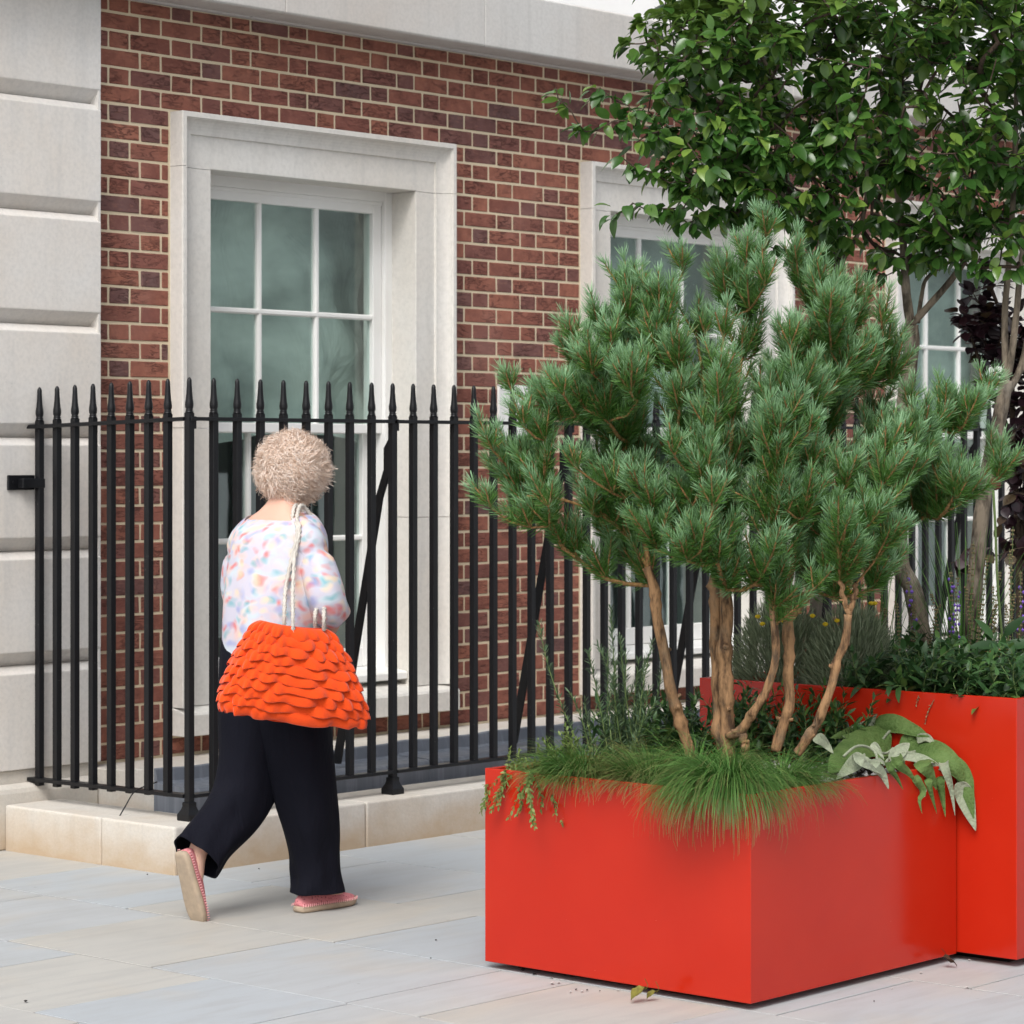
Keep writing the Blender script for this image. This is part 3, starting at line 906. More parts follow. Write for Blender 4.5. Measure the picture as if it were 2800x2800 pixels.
# ================================================================== GROWTH TOOLS
def grow(trunks, targets, step=0.07, jit=0.012, rise=0.12, steep=0.0):
    """trunks: list of polylines (first one is rooted); targets: (n,3). Returns nodes, parents"""
    N, Pa = [], []
    for t in trunks:
        t = np.asarray(t)
        if N:
            D = np.linalg.norm(np.array(N) - t[0], axis=1); par = int(np.argmin(D)); s = 1 if D[par] < 0.02 else 0
            if not s: par = -1
        else: par, s = -1, 0
        for p in t[s:]:
            N.append(p); Pa.append(par); par = len(N) - 1
    trunkn = len(N)
    T = np.asarray(targets)
    base = np.array(N[len(N) // 3])
    order = np.argsort(np.linalg.norm(T - base, axis=1))
    ends = {}
    for k in order:
        A = np.array(N)
        d = T[k] - A
        dist = np.linalg.norm(d, axis=1)
        pen = dist + np.maximum(0, -d[:, 2]) * 0.7 + (np.where(np.arange(len(N)) < trunkn * 0.35, 0.35, 0.0) if not steep else steep * np.maximum(0, 0.45 * np.hypot(d[:, 0], d[:, 1]) - d[:, 2]))
        j = int(np.argmin(pen))
        n = max(2, int(dist[j] / step))
        p0, p1 = A[j], T[k]
        ln = dist[j]
        prev = j
        off = rng.normal(0, jit, 3)
        for i in range(1, n + 1):
            t = i / n
            p = p0 * (1 - t) + p1 * t
            w = math.sin(math.pi * t)
            p = p + off * w * ln * 6 + np.array([0, 0, -rise * ln * w]) + rng.normal(0, jit * 0.35, 3) * (i < n)
            N.append(p); Pa.append(prev); prev = len(N) - 1
        ends[k] = prev
    return np.array(N), np.array(Pa), ends, trunkn

def radii(N, Pa, tip=0.0022, ex=2.3, rmax=0.06):
    n = len(N)
    r = np.zeros(n)
    kids = np.zeros(n)
    for i in range(n):
        if Pa[i] >= 0: kids[Pa[i]] += 1
    acc = np.zeros(n)
    for i in range(n - 1, -1, -1):
        if kids[i] == 0: acc[i] = tip ** ex
        r[i] = min(acc[i] ** (1 / ex), rmax)
        if Pa[i] >= 0: acc[Pa[i]] += acc[i]
    return r

def limbs(N, Pa, r, rfix=None, n1=7, keep=None):
    """tubes along the chains of a node tree -> MB"""
    n = len(N)
    kids = [[] for _ in range(n)]
    for i in range(n):
        if Pa[i] >= 0: kids[Pa[i]].append(i)
    mb = MB()
    stack = [(0, -1)]
    for i in range(n):
        if Pa[i] < 0 and i != 0: stack.append((i, -1))
    while stack:
        s, par = stack.pop()
        chain = [par, s] if par >= 0 else [s]
        c = s
        while kids[c]:
            ks = sorted(kids[c], key=lambda q: -r[q])
            for q in ks[1:]: stack.append((q, c))
            c = ks[0]; chain.append(c)
        if len(chain) < 2: continue
        rr = [r[q] for q in chain]
        if par >= 0: rr[0] = min(rr[0], rr[1] * 1.15)
        mb.tube(N[chain], np.maximum(rr, 0.0011), n1 if max(rr) > 0.008 else 5, cap=False)
    return mb

def leaf_template(L=1.0, W=0.55, nl=5, fold=0.25, droop=0.25, point=1.3, wave=0.0):
    """unit leaf along +Y, normal +Z"""
    V, F = [], []
    for i in range(nl + 1):
        t = i / nl
        w = W * 0.5 * (math.sin(math.pi * min(1, t * 0.96 + 0.04) ** (1 / point)) ** 0.8 if 0 < t < 1 else 0.02)
        z = -droop * t * t
        for s in (-1, 0, 1):
            V.append((s * w, L * t, z + abs(s) * w * fold + wave * math.sin(9 * t + s)))
    for i in range(nl):
        for s in (0, 1):
            a = i * 3 + s
            F.append((a, a + 1, a + 4, a + 3))
    return np.array(V), np.array(F)

def stamp(tmpl, P, Y, Z, S):
    """copies of a template: positions P, along-axis Y, normal-ish Z, sizes S"""
    V, F = tmpl
    Y = norm(Y); X = norm(np.cross(Y, Z)); Zn = np.cross(X, Y)
    n, m = len(P), len(V)
    S = np.broadcast_to(np.asarray(S, float), (n,))
    W = (V[None, :, 0, None] * X[:, None, :] + V[None, :, 1, None] * Y[:, None, :] + V[None, :, 2, None] * Zn[:, None, :]) * S[:, None, None] + P[:, None, :]
    FF = (F[None] + (np.arange(n) * m)[:, None, None]).reshape(-1, F.shape[1])
    return W.reshape(-1, 3), FF

def float_attr(me, name, vals):
    a = me.attributes.new(name, 'FLOAT', 'POINT')
    a.data.foreach_set('value', np.asarray(vals, dtype=np.float32))

# ================================================================== PINE
pine = empty('pine_tree', at(1977, 2060, 8.35), label='multi-stemmed pine with orange-brown stems and blue-green needles in low planter', cat='tree')
def PL(pts): return [at(*p) for p in pts]
S1 = [(1895, 2090, 8.42), (1868, 1998, 8.42), (1846, 1926, 8.41), (1825, 1846, 8.40), (1803, 1709, 8.40), (1788, 1618, 8.40), (1771, 1551, 8.40)]
S2 = [(1985, 2090, 8.36), (1972, 1990, 8.36), (1966, 1900, 8.36), (1961, 1817, 8.36), (1960, 1740, 8.36), (1956, 1636, 8.37), (1960, 1576, 8.38)]
S2b = [(1992, 2085, 8.33), (1990, 1990, 8.33), (1985, 1900, 8.33), (1982, 1817, 8.33), (1984, 1740, 8.33), (1985, 1636, 8.33), (1990, 1560, 8.32)]
S3 = [(1990, 2012, 8.30), (2024, 2000, 8.27), (2058, 1948, 8.25), (2098, 1885, 8.24), (2116, 1817, 8.23), (2120, 1709, 8.22), (2107, 1600, 8.21)]
S3b = [(2040, 2075, 8.28), (2036, 2030, 8.27), (2026, 2002, 8.27)]
S4 = [(2122, 2055, 8.31), (2140, 1985, 8.31), (2158, 1926, 8.31), (2157, 1850, 8.31), (2155, 1781, 8.32), (2158, 1690, 8.33), (2158, 1600, 8.35)]
S4b = [(2158, 1694, 8.33), (2190, 1655, 8.34), (2223, 1614, 8.36), (2270, 1570, 8.40)]
S5 = [(2180, 2060, 8.22), (2205, 2020, 8.21), (2238, 1973, 8.20), (2264, 1900, 8.19), (2288, 1817, 8.18), (2306, 1764, 8.17), (2321, 1680, 8.16)]
S5a = [(2321, 1680, 8.16), (2308, 1640, 8.15), (2298, 1590, 8.13)]
S5b = [(2321, 1680, 8.16), (2333, 1640, 8.16), (2342, 1595, 8.17)]
def stem(pts, r0, r1, name='stem', knots=3, seed=0):
    q = random.Random(seed)
    P = interp(PL(pts), 34)
    t = np.linspace(0, 1, 34)
    r = r0 * (1 - t) + r1 * t
    for _ in range(knots):
        c = q.uniform(0.1, 0.95)
        r = r * (1 + 0.30 * np.exp(-((t - c) / 0.022) ** 2))
    r *= 1 + 0.05 * np.sin(t * 31 + seed) + 0.03 * np.sin(t * 57 + 2 * seed)
    P = P + np.array([[0.0025 * math.sin(23 * a + seed), 0.0025 * math.cos(17 * a + seed), 0] for a in t])
    mb = MB().tube(P, r, 12)
    for _ in range(knots):                      # pruned stubs
        i = q.randrange(4, 30)
        d = norm(np.array([q.uniform(-1, 1), q.uniform(-1, 1), q.uniform(0, 0.5)]))
        mb.tube([P[i], P[i] + d * (r[i] + 0.012)], [r[i] * 0.5, r[i] * 0.32], 7)
    return mb.build(name, M['pinebark'], pine, smooth=True)
stem(S1, 0.0185, 0.0145, seed=1, knots=4); stem(S2, 0.0225, 0.0185, seed=2, knots=5); stem(S2b, 0.0225, 0.0185, seed=3, knots=4)
stem(S3, 0.0125, 0.0115, seed=4, knots=5); stem(S3b, 0.014, 0.012, seed=9, knots=1); stem(S4, 0.0165, 0.0145, seed=5, knots=4); stem(S4b, 0.0115, 0.010, seed=6, knots=1)
stem(S5, 0.0135, 0.012, seed=7, knots=4); stem(S5a, 0.008, 0.007, seed=8, knots=1); stem(S5b, 0.009, 0.007, seed=10, knots=1)
lead_lines = [
    [(1771, 1551, 8.40), (1690, 1440, 8.38), (1560, 1372, 8.35), (1440, 1356, 8.32)],
    [(1771, 1551, 8.40), (1755, 1400, 8.44), (1722, 1180, 8.46), (1700, 960, 8.48)],
    [(1960, 1576, 8.38), (1960, 1330, 8.42), (1930, 1090, 8.46), (1900, 880, 8.48)],
    [(1990, 1560, 8.32), (1990, 1330, 8.32), (2010, 1100, 8.38), (2040, 900, 8.42), (2060, 740, 8.44)],
    [(2107, 1600, 8.21), (2112, 1400, 8.12), (2128, 1190, 8.06)],
    [(2158, 1600, 8.35), (2205, 1360, 8.50), (2275, 1060, 8.62), (2330, 890, 8.66)],
    [(2270, 1570, 8.40), (2340, 1490, 8.48), (2450, 1390, 8.56), (2570, 1260, 8.62)],
    [(2298, 1590, 8.13), (2290, 1470, 8.04)],
    [(2342, 1595, 8.17), (2420, 1500, 8.12)],
]
TIPS = [(610, 240, .1), (500, 360, .1), (412, 430, 0), (795, 215, .05), (725, 290, 0), (955, 385, -.25), (1085, 90, .05), (1185, 150, .15), (1020, 175, 0), (1390, 300, .35), (1490, 345, .2),
        (1430, 480, .05), (1840, 620, .2), (1870, 830, .15), (1880, 905, .1), (1690, 730, .1), (1730, 950, 0), (1545, 1100, -.25), (1450, 1060, -.3), (1375, 905, -.2), (1240, 740, -.3),
        (1180, 670, -.3), (1100, 700, -.25), (925, 610, -.3), (760, 790, -.35), (455, 640, -.1), (335, 670, 0), (205, 610, .05), (125, 760, 0), (108, 985, -.05), (215, 950, .1),
        (430, 865, -.2), (620, 925, -.3), (765, 490, -.15), (680, 480, 0), (640, 640, -.2), (900, 965, -.4), (815, 1160, -.35), (1130, 1130, -.35), (905, 1185, -.3), (1290, 1270, -.2),
        (945, 1245, -.25), (1570, 640, .25), (1320, 850, -.1), (1640, 830, .1), (1240, 470, .05), (1330, 600, 0), (1200, 590, .1), (1050, 480, .1), (870, 420, .1), (580, 480, .1),
        (560, 770, .05), (690, 1110, -.3), (400, 1140, .1), (480, 1000, .0), (1460, 760, .2), (1540, 880, .1), (1420, 980, .1), (1600, 980, .25), (1500, 1250, .0), (1390, 1170, -.25)]
tips = [at(1200 + x * .828, 500 + y * .828, 8.33 + dz) for x, y, dz in TIPS]
cpoly = np.array([(1380, 1010), (1480, 1080), (1560, 880), (1660, 760), (1850, 720), (1950, 680), (2080, 610), (2200, 680), (2330, 800), (2440, 830), (2460, 930), (2580, 1040), (2700, 1060), (2710, 1220), (2600, 1360), (2450, 1470), (2250, 1520), (2000, 1480), (1800, 1450), (1620, 1380), (1450, 1380), (1340, 1290)])
def inpoly(x, y, P):
    c = False
    j = len(P) - 1
    for i in range(len(P)):
        if (P[i][1] > y) != (P[j][1] > y) and x < (P[j][0] - P[i][0]) * (y - P[i][1]) / (P[j][1] - P[i][1]) + P[i][0]: c = not c
        j = i
    return c
r3 = random.Random(11)
cnt = 0
while cnt < 150:
    x, y = r3.uniform(1330, 2720), r3.uniform(600, 1520)
    if not inpoly(x, y, cpoly): continue
    rho = math.hypot((x - 2030) / 720, (y - 1130) / 520)
    half = 0.52 * math.sqrt(max(0.08, 1 - rho ** 2))
    tips.append(at(x, y, 8.38 + r3.uniform(-0.8, 1.0) * half)); cnt += 1
tips = np.array(tips)
hub = at(2000, 1640, 8.35)
up = np.array([0, 0, 1.0])
tdir = norm(norm(tips - hub) * 0.60 + up * 0.60 + rng.normal(0, 0.10, tips.shape))
tlen = rng.uniform(0.07, 0.13, len(tips))
pre = [[(1803, 1709, 8.40), (1788, 1618, 8.40), (1771, 1551, 8.40)], [(1960, 1740, 8.36), (1956, 1636, 8.37), (1960, 1576, 8.38)], [(1984, 1740, 8.33), (1985, 1636, 8.33), (1990, 1560, 8.32)],
       [(2120, 1709, 8.22), (2107, 1600, 8.21)], [(2158, 1690, 8.33), (2158, 1600, 8.35)], [(2190, 1655, 8.34), (2223, 1614, 8.36), (2270, 1570, 8.40)]]
Nn, Pp, ends, tn = grow([interp(PL(l), 3 * len(l)) for l in pre + lead_lines], tips - tdir * tlen[:, None], 0.055, 0.008, 0.10, steep=0.9)
rr = np.minimum(radii(Nn, Pp, 0.0036, 2.6, 0.0135), 0.0135)
limbs(Nn, Pp, rr).build('branches', M['twig'], pine, smooth=True)
sh = []                                         # shoots: (start, end, freshness with painted inner shade)
twg = MB()
def add_shoot(p0, p1, fr, r=0.0034):
    sh.append((p0, p1, fr))
    twg.tube(interp([p0, (p0 + p1) / 2 - up * 0.004, p1], 4), [r, r * .9, r * .85, r * .6], 5, cap=False)
for k in range(len(tips)):
    e = ends[k]
    ch = [e]
    while len(ch) < 8 and Pp[ch[-1]] >= 0: ch.append(Pp[ch[-1]])
    g = lambda i: Nn[ch[min(i, len(ch) - 1)]]
    add_shoot(g(0), g(0) + tdir[k] * tlen[k], 1.0)
    sh.append((g(2), g(0), 0.72)); sh.append((g(4), g(2), 0.42))
    U, W = frames(tdir[k][None])
    for nd, (la, lb), m, fr in ((g(0), (0.055, 0.10), 3, 0.95), (g(2), (0.09, 0.15), 4, 0.8), (g(4), (0.10, 0.18), 3, 0.62)):
        a0 = r3.uniform(0, 6)
        for q in range(m):
            a = a0 + 2 * math.pi * q / m + r3.uniform(-.35, .35)
            sdir = norm(tdir[k] * 0.55 + (U[0] * math.cos(a) + W[0] * math.sin(a)) * 0.52 + up * 0.50)
            l = r3.uniform(la, lb)
            add_shoot(nd + sdir * 0.004, nd + sdir * l, fr)
twg.build('twigs', M['twig'], pine, smooth=True)
A = np.array([s[0] for s in sh]); B = np.array([s[1] for s in sh]); FR = np.array([s[2] for s in sh])
Ls = np.linalg.norm(B - A, axis=1)
dens = np.where(FR > 0.6, 1050, 520)
cnts = np.clip((Ls * dens).astype(int), 20, 190)
idx = np.repeat(np.arange(len(sh)), cnts)
n = len(idx)
t = rng.random(n)
ax = norm(B - A)[idx]
U, W = frames(ax)
a = rng.uniform(0, 2 * np.pi, n)
rad = U * np.cos(a)[:, None] + W * np.sin(a)[:, None]
ang = np.radians(54 - 30 * t ** 3) + rng.normal(0, 0.10, n)
dr = ax * np.cos(ang)[:, None] + rad * np.sin(ang)[:, None]
ln = rng.uniform(0.032, 0.047, n)
p = A[idx] + (B - A)[idx] * t[:, None]
dr2 = norm(dr + ax * 0.30 + np.array([0, 0, 0.06]))
mid = p + dr * (ln * 0.5)[:, None]
end = mid + dr2 * (ln * 0.5)[:, None]
wd = norm(np.cross(dr, rng.normal(0, 1, (n, 3))))
hw = 0.0010
V = np.stack([p - wd * hw, p + wd * hw, mid + wd * hw, mid - wd * hw, end + wd * hw * 0.4, end - wd * hw * 0.4], 1)
bi = (np.arange(n) * 6)[:, None]
F = np.concatenate([bi + np.array([[0, 1, 2, 3]]), bi + np.array([[3, 2, 4, 5]])], 0)
me = npmesh('needles', V, F)
fresh_shade = np.repeat(np.clip(FR[idx] * (0.15 + 0.85 * t ** 1.5) + rng.normal(0, 0.10, n), 0, 1), 6) * np.tile(np.array([.6, .6, .9, .9, 1.15, 1.15]), n)  # new growth at the tips, plus shade painted into inner needles
float_attr(me, 'fresh_shade', fresh_shade)
link('crown', me, pine, M['needle'], kind='stuff')
# dark bud scales at tips

# ================================================================== LEAFY TREES
LT = [leaf_template(1, 0.60, 5, 0.30, 0.30, 1.1), leaf_template(1, 0.55, 5, 0.15, 0.15, 1.1), leaf_template(1, 0.62, 5, 0.45, 0.45, 1.1, 0.01), leaf_template(1, 0.5, 5, -0.12, 0.35, 1.1, 0.015)]
leaf_me = []
for i in range(8):
    me = npmesh('leaf', *LT[i % 4])
    me.materials.append(M['leaf'])
    me.polygons.foreach_set('use_smooth', [True] * len(me.polygons))
    float_attr(me, 'young_lit', np.full(len(me.vertices), (0.1, 0.25, 0.5, 0.85)[i // 2]))
    leaf_me.append(me)

def blob_points(blobs, n, q):
    out = []
    wts = [b[3] * b[4] * b[5] for b in blobs]
    while len(out) < n:
        b = q.choices(blobs, wts)[0]
        v = np.array([q.gauss(0, 1) for _ in range(3)]); v /= np.linalg.norm(v)
        v *= q.random() ** 0.42
        out.append(at(b[0], b[1], b[2]) + RT * v[0] * b[3] + FW * v[1] * b[4] + UP * v[2] * b[5])
    return out

def leafy_tree(name, label, trunks, rtr, blobs, extra, ncl, seed, lmat='leaf', size=(0.044, 0.070), per=(7, 12), singles=300, tmpls=None, bark='greybark', rmax=0.05, group=None, cat='tree', tipr=0.0024, meshes=None):
    q = random.Random(seed)
    tr = [interp(PL(t), max(6, len(t) * 4)) for t in trunks]
    e = empty(name, tr[0][0], label=label, cat=cat, group=group)
    T = np.array(blob_points(blobs, ncl, q) + [at(*x) for x in extra])
    N, Pa, en, tn = grow(tr, T, 0.08, 0.012, 0.06)
    r = radii(N, Pa, tipr, 2.35, rmax)
    # trunk radii are given
    k = 0
    for t, (r0, r1) in zip(tr, rtr):
        m = len(t)
        for i in range(m):
            j = min(k + i, tn - 1)
            r[j] = max(r[j], r0 + (r1 - r0) * i / m)
        k += m - (1 if k else 0)
    r = np.where(np.arange(len(r)) < tn, r, np.minimum(r, 0.02))
    big = MB(); 
    trunk = MB()
    for t, (r0, r1) in zip(tr, rtr):
        P = interp(t, 30)
        rad = np.linspace(r0, r1, 30) * (1 + 0.04 * np.sin(np.arange(30) * 1.7 + seed))
        MB().tube(P, rad, 12).build('trunk', M[bark], e, smooth=True)
    rl = r.copy(); rl[:tn] = np.minimum(rl[:tn], 0.004)
    limbs(N, Pa, rl, n1=7).build('branches', M['darktwig' if bark != 'greybark' else 'greybark'] if bark != 'greybark' else M['darktwig'], e, smooth=True)
    P, Y, Z, S, Yg = [], [], [], [], []
    cen = np.mean(T, axis=0)
    for k in range(len(T)):
        i = en[k]; par = Pa[i]; gp = Pa[par] if Pa[par] >= 0 else par
        d = norm(N[i] - N[gp])
        out = norm(N[i] - cen)
        yg = max(0.0, min(1.0, 0.36 + 0.75 * (N[i][2] - cen[2]) / 0.7 + q.gauss(0, 0.22)))  # higher leaves coloured paler, imitating light on the crown top
        for j in range(q.randint(*per)):
            t = q.random()
            pos = N[i] * (1 - t * 0.9) + N[gp] * t * 0.9 + np.array([q.gauss(0, 0.008) for _ in range(3)])
            rd = norm(np.array([q.gauss(0, 1), q.gauss(0, 1), q.gauss(0, 0.5)]))
            y = norm(d * 0.35 + rd * 0.9 + out * 0.25 + np.array([0, 0, -0.42 + 0.35 * yg]))
            z = norm(np.array([q.gauss(0, 0.35), q.gauss(0, 0.35), 1.0]) + out * 0.35)
            pos = pos + y * 0.012
            P.append(pos); Y.append(y); Z.append(z); S.append(q.uniform(*size) * (1.1 if t < .2 else 1)); Yg.append(yg)
    P, Y, Z, S, Yg = map(np.array, (P, Y, Z, S, Yg))
    rel = P - np.array([0, 0, CAMH])
    dd = rel @ FW
    px = 1400 + FPX * (rel @ RT) / dd; py = HOR - FPX * rel[:, 2] / dd
    inf = (px > 0) & (px < 2800) & (py > 0) & (py < 2800)
    score = np.where(inf, S / dd - 0.004 * (dd - dd.min()), -9)
    order = np.argsort(-score)
    sel = order[:singles] if singles else order[:0]
    rest_i = np.setdiff1d(np.arange(len(P)), sel)
    TT = tmpls or LT
    meshes = meshes or leaf_me
    for i in sel:
        y = norm(Y[i]); x = norm(np.cross(y, Z[i])); z = np.cross(x, y)
        lvl = int(min(3, max(0, round(Yg[i] * 3))))
        o = link('leaf', meshes[(lvl * 2 + i % 2) % len(meshes)])
        mw = Matrix(((x[0], y[0], z[0], 0), (x[1], y[1], z[1], 0), (x[2], y[2], z[2], 0), (0, 0, 0, 1)))
        o.location = P[i]; o.rotation_euler = mw.to_euler(); o.scale = (S[i],) * 3
        put(o, e)
    Vs, Fs, At = [], [], []
    off = 0
    for v in range(len(TT)):
        ii = rest_i[v::len(TT)]
        if not len(ii): continue
        V, F = stamp(TT[v], P[ii], Y[ii], Z[ii], S[ii])
        Vs.append(V); Fs.append(F + off); off += len(V)
        At.append(np.repeat(np.clip(Yg[ii], 0, 1), len(TT[v][0])))
    me = npmesh('crown', np.concatenate(Vs), np.concatenate(Fs))
    float_attr(me, 'young_lit', np.concatenate(At))
    link('crown', me, e, M[lmat], smooth=True, kind='stuff')
    return e

G = 'leafy trees in the tall planter'
# middle tree: thick forked trunk
leafy_tree('broadleaf_tree', 'leafy tree whose dark trunk forks in a wide V above the pine',
           [[(2522, 1800, 9.35), (2516, 1720, 9.35), (2495, 1610, 9.36), (2462, 1540, 9.38), (2455, 1350, 9.40), (2475, 1100, 9.42), (2492, 948, 9.42), (2490, 890, 9.42)],
            [(2490, 890, 9.42), (2478, 800, 9.45), (2472, 700, 9.47), (2460, 560, 9.5), (2430, 380, 9.5), (2400, 150, 9.5)],
            [(2490, 890, 9.42), (2545, 830, 9.38), (2605, 760, 9.34), (2650, 690, 9.3), (2700, 560, 9.3), (2720, 350, 9.3)],
            [(2510, 880, 9.42), (2520, 810, 9.5), (2535, 760, 9.55), (2590, 720, 9.62), (2640, 690, 9.7)]],
           [(0.034, 0.026), (0.017, 0.009), (0.013, 0.008), (0.008, 0.005)],
           [(2420, 300, 9.35, 0.62, 0.55, 0.42), (2450, -60, 9.45, 0.75, 0.7, 0.40), (2380, 520, 9.3, 0.42, 0.4, 0.20), (2560, 620, 9.4, 0.25, 0.3, 0.10), (2430, 670, 9.45, 0.26, 0.28, 0.10)], [], 420, 21, group=G)
# right-hand tree: pale trunk dividing into upright poles
leafy_tree('broadleaf_tree', 'leafy tree with pale grey trunk splitting into upright poles near the picture edge',
           [[(2660, 1800, 9.25), (2658, 1690, 9.25), (2670, 1548, 9.25), (2686, 1393, 9.26), (2708, 1250, 9.27), (2736, 1128, 9.28), (2752, 1040, 9.28)],
            [(2752, 1040, 9.28), (2748, 960, 9.28), (2748, 850, 9.3), (2755, 760, 9.32), (2765, 640, 9.35), (2775, 430, 9.4), (2780, 200, 9.4)],
            [(2757, 1030, 9.28), (2770, 940, 9.25), (2780, 850, 9.25), (2795, 700, 9.22), (2830, 480, 9.2), (2860, 250, 9.2)],
            [(2745, 1085, 9.28), (2790, 1010, 9.3), (2812, 920, 9.33), (2840, 780, 9.36), (2900, 600, 9.4), (2960, 400, 9.4)]],
           [(0.029, 0.023), (0.0125, 0.008), (0.0125, 0.008), (0.014, 0.008)],
           [(2790, 300, 9.3, 0.52, 0.55, 0.45), (2800, -50, 9.4, 0.7, 0.7, 0.40), (2720, 560, 9.25, 0.28, 0.35, 0.16), (2980, 400, 9.5, 0.5, 0.6, 0.5)], [(2600, 690, 9.2), (2560, 640, 9.2), (2680, 700, 9.2), (2740, 660, 9.15), (2785, 730, 9.15), (2640, 640, 9.2), (2710, 610, 9.15), (2770, 640, 9.1), (2530, 700, 9.25), (2660, 735, 9.2)], 330, 22, group=G)
# left-hand tree: slim dark stems, crown reaching out over the pavement
leafy_tree('broadleaf_tree', 'leafy tree with slim dark stems whose crown reaches left over the pine top',
           [[(2215, 1880, 9.16), (2235, 1600, 9.2), (2255, 1250, 9.3), (2268, 950, 9.36), (2275, 800, 9.4), (2280, 740, 9.42)],
            [(2280, 740, 9.42), (2283, 640, 9.45), (2260, 500, 9.45), (2180, 330, 9.4), (2080, 150, 9.35), (2000, 0, 9.3)],
            [(2278, 780, 9.41), (2310, 700, 9.4), (2345, 640, 9.38), (2370, 520, 9.4), (2360, 300, 9.4)],
            [(2272, 850, 9.38), (2250, 720, 9.3), (2200, 600, 9.22), (2080, 480, 9.15), (1950, 420, 9.1)]],
           [(0.022, 0.016), (0.011, 0.006), (0.010, 0.006), (0.008, 0.005)],
           [(2080, 260, 9.2, 0.42, 0.45, 0.42), (1930, 300, 9.15, 0.24, 0.3, 0.30), (2050, 500, 9.1, 0.36, 0.32, 0.16), (2080, -60, 9.25, 0.5, 0.5, 0.32), (1900, 60, 9.2, 0.16, 0.2, 0.22), (2150, 420, 9.1, 0.35, 0.3, 0.25), (2230, 620, 9.3, 0.30, 0.28, 0.12), (2010, 600, 9.15, 0.22, 0.2, 0.08)],
           [(1520, 240, 9.0), (1560, 300, 9.0), (1620, 270, 9.0), (1600, 360, 9.0), (1680, 330, 9.02), (1700, 430, 9.02), (1740, 390, 9.05), (1780, 470, 9.05), (1800, 360, 9.05), (1830, 440, 9.08),
            (1640, 240, 9.02), (1720, 290, 9.05), (1780, 250, 9.1), (1690, 110, 9.1), (1730, 120, 9.1), (1790, 110, 9.1), (1820, 30, 9.1), (1800, 180, 9.1), (1770, 60, 9.12), (1685, 585, 9.0), (1730, 555, 9.0), (1790, 560, 9.02),
            (1840, 570, 9.02), (1880, 610, 9.02), (1900, 560, 9.05), (1960, 600, 9.05), (1830, 500, 9.05), (1890, 500, 9.05)], 380, 23, per=(7, 12), group=G)
# purple smoke bush behind
RT_ = [leaf_template(1, 0.82, 4, 0.1, 0.1, 1.0), leaf_template(1, 0.8, 4, 0.25, 0.25, 1.0)]
pm = []
for tmp in RT_:
    me = npmesh('leaf', *tmp); me.materials.append(M['purple']); me.polygons.foreach_set('use_smooth', [True] * len(me.polygons)); pm.append(me)
leafy_tree('smoke_bush', 'dark purple-leaved bush growing behind the pale grey trunk', [
    [(2790, 1800, 9.75), (2785, 1500, 9.8), (2770, 1200, 9.8), (2760, 950, 9.8), (2700, 760, 9.75)], [(2785, 1500, 9.8), (2830, 1250, 9.8), (2850, 1000, 9.8)], [(2770, 1200, 9.8), (2690, 1020, 9.75), (2650, 900, 9.7)]],
    [(0.014, 0.006), (0.010, 0.006), (0.008, 0.004)],
    [(2700, 850, 9.7, 0.12, 0.2, 0.12), (2760, 960, 9.75, 0.14, 0.2, 0.14), (2790, 1250, 9.75, 0.10, 0.2, 0.28), (2800, 1500, 9.75, 0.10, 0.2, 0.2), (2870, 1200, 9.8, 0.15, 0.25, 0.4)],
    [(2630, 850, 9.65), (2660, 800, 9.65), (2620, 890, 9.65), (2690, 720, 9.7), (2720, 780, 9.7), (2600, 1540, 9.5), (2640, 1500, 9.5), (2690, 930, 9.7), (2760, 1350, 9.6), (2740, 1420, 9.6), (2780, 1500, 9.6), (2770, 1180, 9.6)], 170, 31, 'purple', (0.040, 0.058), (6, 10), 200, RT_, 'darktwig', 0.014, None, 'shrub', 0.002, pm)

# ================================================================== SMALL PLANTS
def soil_at(x, y):
    return 0.572 if x < TX0 else 0.785

